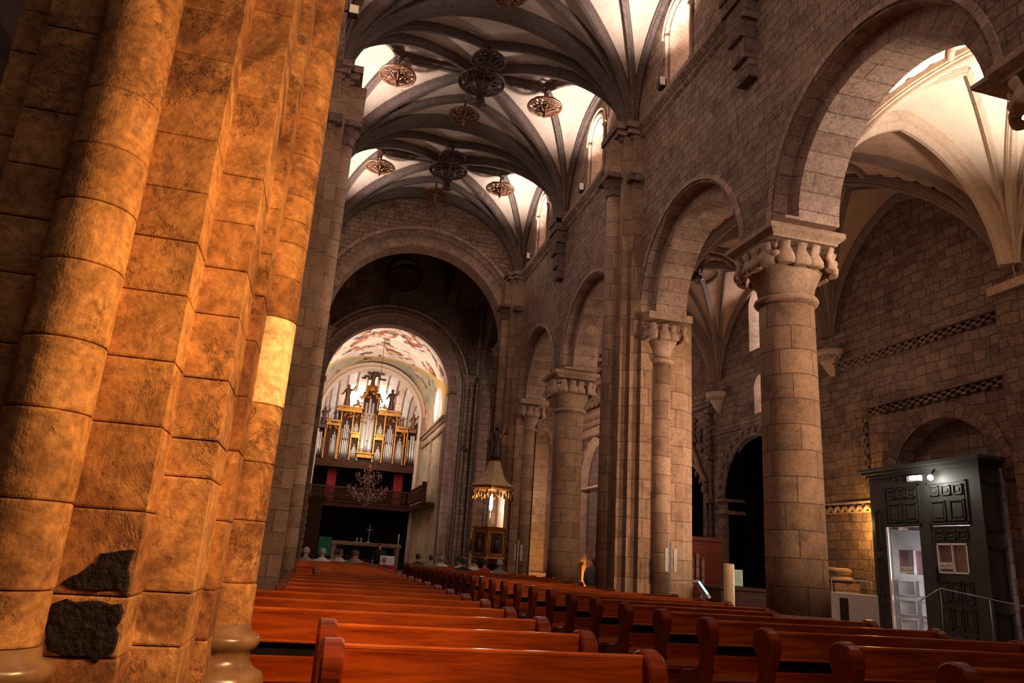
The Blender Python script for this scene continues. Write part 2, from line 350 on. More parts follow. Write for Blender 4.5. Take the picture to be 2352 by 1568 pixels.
def arcade(side):
    sg = 1 if side == 'right' else -1
    X = lambda d: CX + sg * (HW + d)
    root = sroot('wall_' + side, side + ' nave arcade wall of squared stone')
    ops = [Op(c, r, ZS, ZS) for c, r in ARC]
    mb = MB(); panel(mb, 'x', X(0), 2.2 if sg > 0 else 5.2, 24.95, ZS, 11.16, ops)
    mb.build('wall_face', MAT['wall'], root)
    mb = MB(); inner = [Op(c, r - 0.3, ZS, ZS) for c, r in ARC]; panel(mb, 'x', X(0.95), 2.2, 24.95, ZS, 9.9, inner); mb.build('aisle_face', MAT['wall'], root)
    mb = MB(); cuts_ = [2.2] + [v for c, r in ARC for v in (c - r + .3, c + r - .3)] + [24.95]
    for k in range(0, len(cuts_), 2): mb.box(min(X(.01), X(.94)), max(X(.01), X(.94)), cuts_[k] - .0, cuts_[k + 1], ZS + .002, ZS + .05)
    mb.build('impost_course', MAT['carved'], root)
    for (c, r), o, i in zip(ARC, ops, inner):
        if sg < 0 and c < 10: continue
        mb = MB(); soffit(mb, 'x', X(0), X(0.24), o); ringface(mb, 'x', X(0.24), o, i)
        o3 = Op(c, r + 0.14, ZS, ZS); ringface(mb, 'x', X(-0.03), o3, Op(c, r + 0.05, ZS, ZS)); soffit(mb, 'x', X(-0.03), X(0.02), o3); soffit(mb, 'x', X(-0.03), X(0.02), Op(c, r + 0.05, ZS, ZS))
        mb.build('outer_arch_order', MAT['vous'], root)
        mb = MB(); soffit(mb, 'x', X(0.24), X(0.95), i); mb.build('inner_arch_order', MAT['shaft'] if False else MAT['vous'], root)
    # clerestory wall and its windows
    wy = [7.3, 12.5, 17.4, 22.5]
    ow = [Op(c, 0.45, 11.45, 12.85) for c in wy]
    mb = MB(); panel(mb, 'x', X(0.06), 2.2, 24.95, 11.1, 14.6, ow); mb.build('clerestory_face', MAT['wall'], root)
    # cornice
    mb = MB()
    prof = [(0.0, 10.86), (-0.07, 10.92), (-0.07, 10.98), (-0.2, 11.08), (-0.2, 11.2), (0.08, 11.24), (0.08, 10.86)]
    mb.extrude([(X(0) + sg * d, z) for d, z in prof], 2.2, 24.9, 'y')
    mb.build('cornice', MAT['wall'], root)
    for k, c in enumerate(wy):
        w = sroot('window_%d' % (k + 1 + (4 if sg < 0 else 0)), 'narrow round-arched clerestory window in the %s nave wall' % side)
        mb = MB(); a = Op(c, 0.45, 11.45, 12.85); b = Op(c, 0.2, 11.95, 12.8); soffit(mb, 'x', X(0.06), X(1.0), a, b)
        mb.face([P3('x', X(0.06), c - .45, 11.45), P3('x', X(0.06), c + .45, 11.45), P3('x', X(1.0), c + .2, 11.95), P3('x', X(1.0), c - .2, 11.95)])
        mb.build('splayed_reveal', MAT['carved'], w)
        mb = MB(); archtube(mb, 'x', X(0.03), Op(c, 0.56, 12.85, 12.85), 0.055, jamb=False)
        for e in (-1, 1): mb.lathe([(0.07, 11.45), (0.07, 11.52), (0.045, 11.58), (0.045, 12.7), (0.055, 12.74), (0.08, 12.86)], (X(0.03), c + e * 0.56, 0), 8)
        archtube(mb, 'x', X(0.0), Op(c, 0.72, 12.85, 12.85), 0.03, jamb=False)
        mb.build('nook_shafts', MAT['carved'], w)
        mb = MB(); panel(mb, 'x', X(1.0), c - 0.26, c + 0.26, 11.9, 13.05); mb.build('glass', MAT['day'], w)
    return root
arcade('right'); arcade('left')

# ---------------------------------------------------------------- nave vault
def vault(x0, x1, y0, y1, zs, R, kx=0.0, ky=0.0, NX=40, NY=28):
    cx, cy, a, b = (x0 + x1) / 2, (y0 + y1) / 2, (x1 - x0) / 2, (y1 - y0) / 2
    def z(x, y): return zs + R * max(garch((x - cx) / a, kx), garch((y - cy) / b, ky))
    mb = MB(); xs = [cx + a * sin(PI * (i / NX - .5)) for i in range(NX + 1)]; ys = [cy + b * sin(PI * (j / NY - .5)) for j in range(NY + 1)]
    for i in range(NX):
        for j in range(NY):
            q = [(xs[i], ys[j]), (xs[i + 1], ys[j]), (xs[i + 1], ys[j + 1]), (xs[i], ys[j + 1])]
            mb.face([(x, y, z(x, y)) for x, y in q], [(x, y) for x, y in q], smooth=False)
    return mb, z, cx, cy, a, b
def rib(zf, p, q, w=0.1, d=0.2, n=26, over=0.03):                   # rib under the web along a straight plan line
    pts = []
    for k in range(n + 1):
        t = k / n; t = 0.5 - 0.5 * cos(PI * t) if True else t
        x, y = p[0] + (q[0] - p[0]) * t, p[1] + (q[1] - p[1]) * t
        pts.append((x, y, zf(x, y) - 0.0))
    mb = MB()
    prof = [(-w, -over), (-w, d * 0.55), (-w * 0.55, d * 0.75), (-w * 0.45, d), (w * 0.45, d), (w * 0.55, d * 0.75), (w, d * 0.55), (w, -over)]
    side = Vector((-(q[1] - p[1]), q[0] - p[0], 0)).normalized()
    P = [Vector(v) for v in pts]; rs = []
    for i, v in enumerate(P):
        dd = (P[min(i + 1, n)] - P[max(i - 1, 0)]).normalized(); dn = dd.cross(side)
        if dn.z > 0: dn = -dn
        if abs(dn.z) < 0.05:                                        # vertical at the springing: down means towards the bay
            tow = Vector((q[0] - p[0], q[1] - p[1], 0)).normalized()
            if i > n // 2: tow = -tow
            dn = tow if dn.dot(tow) < 0 else dn
        rs.append([tuple(v + side * a + dn * b) for a, b in prof])
    mb.rings(rs, caps=True); return mb
ceiling = sroot('ceiling', 'star ribbed nave vault of plaster webs and dark ribs')
VR = 2.92
bays = []
for k in range(5):
    y0 = [-0.3, 4.75, 9.8, 14.8, 19.9][k]; y1 = [4.75, 9.8, 14.8, 19.9, 24.95][k]
    mb, zf, cx, cy, a, b = vault(XL - 0.02, XR + 0.02, y0, y1, 11.1, VR)
    mb.build('vault_web', MAT['plaster'], ceiling)
    bays.append((cy, zf))
    if k == 0: continue
    c4 = [(cx + sx * a * 0.995, cy + sy * b * 0.985) for sx in (-1, 1) for sy in (-1, 1)]
    for c in c4:
        rib(zf, c, (cx, cy), 0.1, 0.24).build('diagonal_rib', MAT['rib'], ceiling)
        sx = 1 if c[0] > cx else -1; sy = 1 if c[1] > cy else -1
        rib(zf, c, (cx + sx * 2.0, cy), 0.085, 0.22).build('tierceron_rib', MAT['rib'], ceiling)
        rib(zf, c, (cx, cy + sy * 1.22), 0.085, 0.22).build('tierceron_rib', MAT['rib'], ceiling)
    rib(zf, (cx - 2.0, cy), (cx + 2.0, cy), 0.1, 0.22).build('ridge_rib', MAT['rib'], ceiling)
    rib(zf, (cx, cy - 1.22), (cx, cy + 1.22), 0.085, 0.2).build('ridge_rib', MAT['rib'], ceiling)
    for sx in (-1, 1): rib(zf, (cx + sx * (a - 0.06), cy - b * 0.99), (cx + sx * (a - 0.06), cy + b * 0.99), 0.09, 0.16).build('wall_rib', MAT['rib'], ceiling)
    zt = lambda x, y, cx=cx, a=a: 11.1 + VR * garch((x - cx) / a, 0)
    rib(zt, (cx - a * 0.995, y1 if k < 4 else y1 - .15), (cx + a * 0.995, y1 if k < 4 else y1 - .15), 0.2, 0.32, 44).build('transverse_rib', MAT['rib'], ceiling)
rib(lambda x, y: 11.1 + VR * garch((x - CX) / HW, 0), (CX - HW * .995, 4.75), (CX + HW * .995, 4.75), 0.2, 0.32, 44).build('transverse_rib', MAT['rib'], ceiling)
# springer shafts gathering the ribs above the cornice
for y in SY[1:]:
    for sg in (-1, 1):
        mb = MB(); x = CX + sg * (HW + 0.02)
        mb.box(min(x, x - sg * .42), max(x, x - sg * .42), y - .34, y + .34 if y < 24 else y + .05, 11.1, 11.26)
        mb.box(min(x, x - sg * .3), max(x, x - sg * .3), y - .26, y + .26 if y < 24 else y + .05, 11.26, 11.5)
        mb.build('springer_block', MAT['darkstone'], ceiling)

# ---------------------------------------------------------------- columns and piers
def capital(w, r, h, n=7, square=1.0):                              # bell with leaves, heads and corner volutes; origin at its foot, top at h
    mb = MB()
    mb.lathe([(r + 0.005, -0.02), (r + .06, 0.0), (r + .075, .035), (r + .06, .07), (r + .01, .085)], n=32)     # astragal
    mb.lathe([(r - .005, .08), (r + .03, h * .3), (r + .14, h * .56), (r + .16, h * .72), (w * .86, h * .88)], n=32)
    m = 4 * n; lw = 2 * PI * (r + .18) / m * .56
    for k in range(m):                                               # broad drooping leaves with a dark undercut below
        a = 2 * PI * (k + .5) / m; s = max(abs(cos(a)), abs(sin(a))); rr = (r + .15) * (1 + 0.9 * (1 / s - 1))
        x, y = cos(a), sin(a); rs = []
        for q, z, wd, th in ((rr + .03, .50, .95, .05), (rr + .065, .52, 1.12, .055), (rr + .07, .60, 1.12, .055), (rr + .035, .70, .95, .05), (rr + .03, .78, .6, .04), (rr + .07, .88, .75, .04)):
            rs.append([(q * x + th * cos(b) * x - lw * wd * sin(b) * y, q * y + th * cos(b) * y + lw * wd * sin(b) * x, h * z) for b in [2 * PI * i / 10 for i in range(10)]])
        mb.rings(rs, caps=True, smooth=True)
    for sx in (-1, 1):
        for sy in (-1, 1):                                           # corner volutes
            pts = []
            for t in range(9):
                u = t / 8; an = 2.6 * u
                pts.append((sx * (r * .75 + (w * .93 - r * .75) * min(1, u * 1.3) - .05 * max(0, u - .75) * 4), sy * (r * .75 + (w * .93 - r * .75) * min(1, u * 1.3) - .05 * max(0, u - .75) * 4), h * (.55 + .36 * sin(an * .62)) - max(0, u - .7) * .25))
            mb.tube(pts, [.05, .055, .06, .062, .062, .06, .055, .05, .05], 8)
            mb.ball((sx * w * .86, sy * w * .86, h * .66), (.1, .1, .09), 8, 6)
            for e in (0, 1):                                         # caulicoli across each face
                p = (sx * w * .88, sy * w * .5) if e else (sx * w * .5, sy * w * .88)
                p0 = (sx * w * .78, sy * w * .12) if e else (sx * w * .12, sy * w * .78)
                mb.tube([(*p0, h * .58), ((p[0] + p0[0]) / 2 * 1.04, (p[1] + p0[1]) / 2 * 1.04, h * .76), (*p, h * .87)], [.04, .04, .035], 6)
    return mb
def abacus(w, z0, z1):
    mb = MB(); q = lambda k: [(-k, -k), (k, -k), (k, k), (-k, k)]
    mb.rings([[(x, y, z0) for x, y in q(w - .09)], [(x, y, z0 + .03) for x, y in q(w - .085)], [(x, y, z1 - .09) for x, y in q(w - .01)], [(x, y, z1 - .08) for x, y in q(w)], [(x, y, z1) for x, y in q(w)]], caps=True)
    return mb
def round_column(x, y, r, label, zc=5.45):
    t = thing('stone_column', label, 'column', (x, y, 0), group='round nave arcade columns')
    mb = MB(); p = [(-.62, -.62), (.62, -.62), (.62, .62), (-.62, .62)]
    mb.rings([[(a, b, 0) for a, b in p], [(a, b, .5) for a, b in p], [(a * .94, b * .94, .56) for a, b in p]], caps=True)
    mb.lathe([(.57, .56), (.6, .62), (.57, .68), (.5, .7), (.5, .76), (.52, .8), (r + .01, .85)], n=32)
    mb.build('base', MAT['shaft'], t)
    mb = MB(); mb.lathe([(r + .012, .84)] + [(r + .012 - .012 * k / 8, .84 + (zc - .84) * k / 8) for k in range(1, 9)], n=40); mb.build('shaft', MAT['shaft'], t)
    cp = capital(.57, r, .92, 4).build('capital', MAT['carved'], t); cp.location = (0, 0, zc)
    ab = abacus(.66, zc + .9, ZS).build('abacus', MAT['carved'], t)
    return t
round_column(6.83, 9.78, 0.415, 'tall round stone column with carved leaf capital, nearest of the right arcade')
round_column(6.76, 20.1, 0.42, 'round stone column with scroll capital in the right arcade, beyond the great clustered pier')
round_column(-1.3, 9.78, 0.415, 'round column of the left arcade hidden behind the golden pier')

def rpoly(poly, mir): return [(5.5 - x, y) for x, y in poly] if mir else poly
def big_pier(y, label, mir=False, far=False):
    X = (lambda x: 5.5 - x) if mir else (lambda x: x)
    t = thing('clustered_pier', label, 'pier', (X(6.5), y, 0), group='clustered nave piers')
    loc = lambda x: X(x) - X(6.5)
    half = [(5.9, -.42), (6.08, -.42), (6.08, -.55), (6.28, -.55), (6.28, -.68), (6.52, -.68), (7.0, -.68), (7.25, -.68)]
    if far: half[-1] = (6.95, -.68)
    poly = [(loc(x), d) for x, d in half] + [(loc(7.6 if not far else 7.0), -.4), (loc(7.6 if not far else 7.0), .4)] + [(loc(x), -d) for x, d in reversed(half)]
    mb = MB(); mb.rings([[(a, b, .0) for a, b in poly], [(a, b, ZS) for a, b in poly]], caps=True); mb.build('core', MAT['shaft'], t)
    up = [(5.9, -.42), (6.08, -.42), (6.08, -.55), (6.32, -.55), (6.32, .55), (6.08, .55), (6.08, .42), (5.9, .42)]
    mb = MB(); poly = [(loc(a), b) for a, b in up]; mb.rings([[(a, b, ZS) for a, b in poly], [(a, b, 11.12) for a, b in poly]], caps=True); mb.build('upper_pilaster', MAT['shaft'], t)
    mb = MB(); mb.lathe([(.17, .5), (.17, 3), (.168, 6), (.168, 9.55)], (loc(5.84), 0, 0), 20); mb.build('nave_shaft', MAT['shaft'], t)
    mb = MB(); c = (loc(5.84), 0, 9.5)
    mb.lathe([(.168, 0), (.21, .03), (.2, .07), (.18, .09), (.2, .22), (.28, .38), (.3, .42)], c, 16)
    mb.box(c[0] - .3, c[0] + .3, -.34, .34, 9.9, 10.02)
    for e in (-1, 1): mb.box(loc(6.08) - .14, loc(6.08) + .14, e * .58 - .1, e * .58 + .1, 9.72, 9.9)
    mb.build('shaft_capital', MAT['darkstone'], t)
    mb = MB(); mb.box(c[0] - .16, c[0] + .3, -.24, .24, 10.02, 10.9); mb.build('capital_block', MAT['shaft'], t)
    mb = MB()
    for w, z0, z1 in ((.0, 10.86, 10.95), (.1, 10.95, 11.08), (.16, 11.08, 11.24)):
        x0, x1 = sorted((loc(5.82 - w), loc(6.35))); mb.box(x0, x1, -.34 - w, .34 + w, z0, z1)
        x0, x1 = sorted((loc(6.02 - w), loc(6.35))); mb.box(x0, x1, -.5 - w, .5 + w, z0, z1)
    mb.build('entablature', MAT['wall'], t)
    for e in ((-1, 1) if not far else (-1,)):
        mb = MB(); mb.lathe([(.215, .5), (.215, 3), (.212, ZS - 1.0)], (loc(6.76), e * .62, 0), 24); mb.build('arcade_shaft', MAT['shaft'], t)
        cp = capital(.34, .2, .85, 3).build('shaft_capital', MAT['carved'], t); cp.location = (loc(6.76), e * .62, ZS - 1.02)
        ab = MB(); x0, x1 = sorted((loc(6.3), loc(7.3))); ab.box(x0, x1, min(e * .3, e * 1.02), max(e * .3, e * 1.02), ZS - .16, ZS - .001); ab.build('abacus', MAT['carved'], t)
    mb = MB(); pts = [(x * 1.0, b) for x, b in [(loc(5.5), -.5), (loc(5.9), -.8), (loc(6.3), -1.0), (loc(7.3), -1.0), (loc(7.75), -.5), (loc(7.75), .5), (loc(7.3), 1.0), (loc(6.3), 1.0), (loc(5.9), .8), (loc(5.5), .5)]]
    if far: pts = [(min(a, loc(7.05)), b) for a, b in pts]
    mb.rings([[(a, b, 0) for a, b in pts], [(a, b, .42) for a, b in pts], [(a * .97, b * .95, .48) for a, b in pts]], caps=True)
    mb.lathe([(.24, .48), (.25, .52), (.22, .56), (.19, .62)], (loc(5.84), 0, 0), 20)
    mb.lathe([(.3, .48), (.3, .53), (.26, .57), (.22, .64)], (loc(6.76), -.62, 0), 20)
    mb.build('base', MAT['darkstone'], t)
    return t
big_pier(14.75, 'clustered stone pier with tall nave shaft on the right, beyond the nearest round column')
round_column(6.83, 4.62, 0.415, 'round arcade column whose capital just shows at the right edge of the picture')
big_pier(14.75, 'dark clustered pier on the left seen past the golden pier', mir=True)
big_pier(24.85, 'far clustered pier behind the pulpit at the crossing', far=True)
# hanging corbel shafts between the piers
for y in (SY[1], SY[3]):
    t = thing('vault_corbel', 'stepped stone bracket under the cornice above the %s round column' % ('nearest' if y < 15 else 'farther'), 'corbel', (XR, y, 0), group='brackets under the cornice')
    mb = MB(); mb.box(-.36, .02, -.34, .34, 10.86, 11.25); mb.box(-.3, .02, -.28, .28, 10.5, 10.86); mb.build('block', MAT['darkstone'], t)
    mb = MB()
    for k, (w, h0, h1) in enumerate(((.27, 10.15, 10.5), (.2, 9.75, 10.15), (.12, 9.4, 9.75))): mb.box(-w - .05, .01, -.2, .2, h0, h1 + .01); mb.ball((-w, 0, h0 + .1), (.09, .17, .12))
    mb.build('stepped_foot', MAT['darkstone'], t)

# ---------------------------------------------------------------- the golden pier in front
def inset(poly, d):
    n = len(poly); out = []
    area = sum(poly[i][0] * poly[(i + 1) % n][1] - poly[(i + 1) % n][0] * poly[i][1] for i in range(n))
    sg = 1 if area > 0 else -1
    for i in range(n):
        p0, p1, p2 = Vector(poly[i - 1]), Vector(poly[i]), Vector(poly[(i + 1) % n])
        e1 = (p1 - p0).normalized(); e2 = (p2 - p1).normalized()
        n1 = Vector((-e1.y, e1.x)) * sg; n2 = Vector((-e2.y, e2.x)) * sg
        b = (n1 + n2); b = b.normalized() if b.length > 1e-6 else n1
        out.append(tuple(p1 + b * (d / max(0.4, b.dot(n1)))))
    return out
def coursed(mb, poly, zs, tints, g=0.008, d=0.014, smooth=False, wob=0.006):
    for k in range(len(zs) - 1):
        z0, z1 = zs[k], zs[k + 1]; ti = tints[k]; e = (random.random() - .5) * wob
        P = inset(poly, e); Q = inset(poly, d); Rr = inset(poly, e + .003)
        rs = [[(x, y, z0) for x, y in Q], [(x, y, z0 + g * .5) for x, y in Rr], [(x, y, z0 + g * 1.6) for x, y in P], [(x, y, z1 - g * 1.6) for x, y in P], [(x, y, z1 - g * .5) for x, y in Rr], [(x, y, z1) for x, y in Q]]
        i0 = len(mb.t); mb.rings(rs, caps=False, smooth=False)
        for i in range(i0, len(mb.t)): mb.t[i] = ti
def rt(n, lo=0.15, hi=0.9): return [random.uniform(lo, hi) for _ in range(n)]
np_ = thing('golden_pier', 'massive golden-lit clustered stone pier in the left foreground with black mortar patches', 'pier', (-1.1, 4.75, 0))
L = lambda poly: [(x + 1.1, y - 4.75) for x, y in poly]
def circ(cx, cy, r, n=64): return [(cx + r * cos(2 * PI * k / n), cy + r * sin(2 * PI * k / n)) for k in range(n)]
def upto(zs, step, top=11.1):
    zs = list(zs)
    while zs[-1] < top: zs.append(min(top, zs[-1] + step * random.uniform(.85, 1.15)))
    return zs
z1 = upto([.3, .85, 1.09, 1.44, 1.81, 2.11, 2.43, 2.70, 2.96, 3.25, 3.71, 3.98], .36)
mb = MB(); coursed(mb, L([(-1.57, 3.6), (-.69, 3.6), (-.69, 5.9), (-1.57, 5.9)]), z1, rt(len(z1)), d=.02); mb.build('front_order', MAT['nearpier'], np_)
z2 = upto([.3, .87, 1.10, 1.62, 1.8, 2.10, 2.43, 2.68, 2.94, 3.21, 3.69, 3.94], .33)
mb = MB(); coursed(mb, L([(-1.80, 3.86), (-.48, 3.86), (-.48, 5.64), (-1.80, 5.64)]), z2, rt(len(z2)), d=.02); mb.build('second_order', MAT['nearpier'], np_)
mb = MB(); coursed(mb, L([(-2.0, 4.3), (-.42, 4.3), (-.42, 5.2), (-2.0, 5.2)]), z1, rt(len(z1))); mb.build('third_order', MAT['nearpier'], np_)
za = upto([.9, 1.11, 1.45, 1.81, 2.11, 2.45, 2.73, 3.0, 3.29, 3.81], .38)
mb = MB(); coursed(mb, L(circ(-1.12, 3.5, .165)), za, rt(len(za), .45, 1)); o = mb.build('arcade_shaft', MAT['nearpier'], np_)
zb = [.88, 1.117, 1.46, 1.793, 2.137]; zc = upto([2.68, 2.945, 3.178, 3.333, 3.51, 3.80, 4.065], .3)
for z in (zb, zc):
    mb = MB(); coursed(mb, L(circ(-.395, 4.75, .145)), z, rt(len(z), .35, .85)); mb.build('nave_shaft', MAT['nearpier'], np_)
mb = MB(); coursed(mb, L(circ(-.395, 4.75, .147)), [2.137, 2.68], [1.0]); o = mb.build('pale_stone_block', stone('pale replacement stone', (0.78, 0.56, 0.27), (0.86, 0.66, 0.36), (.3, .2, .1), brick=False, stain=.1, bumpd=.006), np_); o['label'] = 'pale smooth replacement stone in the narrow shaft'
for (cx, cy, r), nm in (((-1.12, 3.5, .165), 'shaft_base'), ((-.395, 4.75, .145), 'shaft_base')):
    mb = MB(); s = r / .145
    mb.lathe([(r + .12, .3), (r + .12, .50), (r + .085, .54), (r + .105, .56), (r + .115, .60), (r + .10, .645), (r + .05, .67), (r + .022, .71), (r + .02, .75), (r + .035, .765), (r + .058, .785), (r + .066, .81), (r + .056, .84), (r + .012, .855), (r + .004, .9)], (cx + 1.1, cy - 4.75, 0), 40)
    o = mb.build(nm, MAT['polished'], np_); o['label'] = 'worn glossy moulded ring base'
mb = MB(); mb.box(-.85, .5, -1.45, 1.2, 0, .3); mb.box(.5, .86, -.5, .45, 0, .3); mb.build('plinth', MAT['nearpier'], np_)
def patch(poly, y, name, mat=MAT['blackpatch'], th=.012):           # irregular crust on the front order
    pts = []
    n = len(poly)
    for i in range(n):
        a, b = Vector(poly[i]), Vector(poly[(i + 1) % n])
        for k in range(6):
            p = a.lerp(b, k / 6); pts.append((p.x + random.uniform(-.012, .012), p.y + random.uniform(-.012, .012)))
    cx = sum(p[0] for p in pts) / len(pts); cz = sum(p[1] for p in pts) / len(pts)
    mb = MB(); mb.rings([[(x + 1.1, y - 4.75 + .02, z) for x, z in pts], [(x + 1.1, y - 4.75 - th * .5, z) for x, z in pts], [(x + 1.1 + (cx - x) * .06, y - 4.75 - th, z + (cz - z) * .06) for x, z in pts], [(x + 1.1 + (cx - x) * .5, y - 4.75 - th * 1.1, z + (cz - z) * .5) for x, z in pts]], caps=True)
    return mb.build(name, mat, np_)
PATCHES = True
for pl_, lab_ in (([(-.95, 1.12), (-.93, 1.15), (-.87, 1.2), (-.81, 1.26), (-.705, 1.275), (-.70, 1.11)], 'ragged black mortar patch'), ([(-.975, 1.06), (-.705, 1.07), (-.705, .88), (-.76, .84), (-.96, .87)], 'black mortar block')):
    pt = patch(pl_, 3.6, 'black_patch'); pt['label'] = lab_
    for v in pt.data.vertices: v.co.y -= 1.15 - 1.15
# ---------------------------------------------------------------- right aisle
XO = 11.5
aisle = sroot('ceiling', 'aisle vaults with curved moulded ribs')
RM = ['rib_tan']
def moulded(zf, p, q, w=.12, d=.24, n=36, name='aisle_rib'):
    mat = RM[0]
    pts = []
    for k in range(n + 1):
        t = 0.5 - 0.5 * cos(PI * k / n); x, y = p[0] + (q[0] - p[0]) * t, p[1] + (q[1] - p[1]) * t; pts.append(Vector((x, y, zf(x, y))))
    side = Vector((-(q[1] - p[1]), q[0] - p[0], 0)).normalized(); tow = Vector((q[0] - p[0], q[1] - p[1], 0)).normalized()
    prof = [(-w, -.04), (-w, d * .3), (-w * .8, d * .38), (-w * .8, d * .55), (-w * .5, d * .62), (-w * .42, d * .85), (-w * .2, d), (w * .2, d), (w * .42, d * .85), (w * .5, d * .62), (w * .8, d * .55), (w * .8, d * .38), (w, d * .3), (w, -.04)]
    rs = []
    for i, v in enumerate(pts):
        dd = (pts[min(i + 1, n)] - pts[max(i - 1, 0)]).normalized(); dn = dd.cross(side)
        if dn.z > 0: dn = -dn
        if abs(dn.z) < .08:
            tw = tow if i <= n // 2 else -tow
            if dn.dot(tw) < 0: dn = -dn
        rs.append([tuple(v + side * a + dn * b) for a, b in prof])
    mb = MB(); mb.rings(rs, caps=True); return mb.build(name, MAT[mat], aisle)
AB = [(-.3, 4.75), (4.75, 9.78), (9.78, 14.75), (14.75, 19.98), (19.98, 24.9), (24.9, 33)]
for k, (y0, y1) in enumerate(AB):
    mb, zf, cx, cy, a, b = vault(7.2, XO, y0, y1, 6.55, 2.95, .22, .22, 28, 28)
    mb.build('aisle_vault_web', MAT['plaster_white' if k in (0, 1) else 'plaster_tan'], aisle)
    zt = lambda x, y, cx=cx, a=a: 6.55 + 2.95 * garch((x - cx) / a, .22)
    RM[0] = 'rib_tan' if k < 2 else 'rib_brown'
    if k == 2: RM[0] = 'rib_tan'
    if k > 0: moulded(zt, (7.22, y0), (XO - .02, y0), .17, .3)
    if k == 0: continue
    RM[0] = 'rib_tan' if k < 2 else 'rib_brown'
    for sx in (-1, 1):
        for sy in (-1, 1):
            c = (cx + sx * a * .99, cy + sy * b * .985)
            moulded(zf, c, (cx, cy), .085, .18, 24); moulded(zf, c, (cx + sx * a * .42, cy), .06, .14, 20); moulded(zf, c, (cx, cy + sy * b * .42), .06, .14, 20)
        zw = lambda x, y, cy=cy, b=b: 6.55 + 2.95 * garch((y - cy) / b, .22)
        moulded(zw, (cx + sx * (a - .06), cy - b * .99), (cx + sx * (a - .06), cy + b * .99), .08, .16, 24)
    # curved liernes: four lobes around the centre
    for j in range(4):
        an = j * PI / 2 + PI / 4; pts = []
        for t in range(25):
            q = -2.6 + 5.2 * t / 24; lx, ly = .52 + .46 * cos(q), .46 * sin(q)
            x, y = cx + lx * cos(an) - ly * sin(an), cy + lx * sin(an) + ly * cos(an); pts.append((x, y, zf(x, y) - .06))
        mb = MB(); mb.tube(pts, .055, 8); mb.build('curved_lierne', MAT[RM[0]], aisle)
    t = thing('vault_pendant', ['', 'small bronze pendant hanging from the brightly lit aisle vault seen through the nearest arch', 'dark lantern-like pendant in the dim aisle vault behind the nearest column', 'dark cup-shaped pendant seen through the second arch', 'pendant under the aisle vault behind the great pier', 'pendant in the farthest aisle vault'][k], 'vault boss', (cx, cy, zf(cx, cy)), group='pendants under the aisle vaults')
    mb = MB(); mb.lathe([(.05, .02), (.14, -.12), (.2, -.2), (.1, -.26), (.06, -.34), (.16, -.42), (.21, -.5), (.12, -.56), (.03, -.62)], n=16); mb.build('boss_body', MAT['bossdark'], t)
    mb = MB(); [mb.ball((.15 * cos(a_), .15 * sin(a_), -.24), .05, 8, 5) for a_ in [j * PI / 4 for j in range(8)]]; mb.build('boss_petal', MAT['bossgold'], t)
# corbels on the outer wall
for k, (_, y) in enumerate(AB[:-1]):
    if k == 1: continue
    t = thing('wall_corbel', ['carved corbel beside the door vestibule, nearest', 'carved fluted corbel at the near end of the great lunette', 'carved corbel carrying the aisle ribs right of the big column', 'small corbel with metal spikes above the gothic altar', 'corbel of the farthest aisle bay'][k], 'corbel', (XO, y, 0), group='aisle wall corbels')
    mb = MB(); mb.lathe([(.04, 5.95), (.12, 6.05), (.2, 6.2), (.24, 6.28), (.36, 6.42), (.4, 6.46), (.4, 6.56), (.3, 6.58)], (0, 0, 0), 20, PI / 2, 3 * PI / 2); mb.build('bracket', MAT['rib_tan'], t)
    mb = MB()
    for j in range(9):
        a_ = PI / 2 + PI * (j + .5) / 9; mb.ball((.34 * cos(a_), .34 * sin(a_), 6.36), (.06, .06, .06), 8, 5)
    mb.build('carved_frieze', MAT['carved'], t)

# outer wall of the aisle
t = thing('wall_pilaster', 'flat stone wall pilaster at the right edge beside the vestibule', 'pilaster', (XO, 9.6, 0)); mb = MB(); mb.box(-.22, .02, -.4, .46, 0, 6.4); mb.build('shaft', MAT['wall_rough'], t); mb = MB(); mb.box(-.3, .02, -.46, .52, 6.4, 6.56); mb.build('cap', MAT['carved'], t)
wr = sroot('wall_outer', 'rough outer stone wall of the right aisle')
o_blind = Op(11.75, 1.28, 0, 3.2); o_ret = Op(17.95, 1.95, 0, 3.35); o_win = Op(17.75, .52, 7.45, 8.75); o_slit = Op(17.75, .34, 5.55, 6.35)
o_goth = Op(22.1, 1.3, .0, 3.6, 1.0); o_win1 = Op(7.3, .7, 6.9, 8.4); o_por = Op(30.3, 1.42, 0, 4.45, 1.9)
mb = MB(); panel(mb, 'x', XO, -.3, 34, 0, 10, [o_blind, o_ret, o_win, o_slit, o_goth, o_win1, o_por]); mb.build('wall_face', MAT['wall_rough'], wr)
mb = MB(); soffit(mb, 'x', XO, XO + .35, o_blind); i_ = Op(11.75, 1.12, 0, 3.2); ringface(mb, 'x', XO - .03, Op(11.75, 1.58, 3.2, 3.2), Op(11.75, 1.28, 3.2, 3.2)); soffit(mb, 'x', XO - .03, XO, Op(11.75, 1.58, 3.2, 3.2)); mb.build('blind_arch', MAT['wall_rough'], wr)
dop = Op(11.85, .95, 0, 2.7, .02)
mb = MB(); panel(mb, 'x', XO + .35, 10.3, 13.2, 0, 4.8, [dop]); mb.build('blind_arch_back', MAT['darkstone'], wr)
mb = MB(); soffit(mb, 'x', XO + .35, XO + 1.2, dop); mb.build('doorway_reveal', MAT['shaft'], wr)
mb = MB(); panel(mb, 'x', XO + 1.2, 10.3, 13.2, 0, 3); mb.build('porch_wall', MAT['rib_tan'], wr)
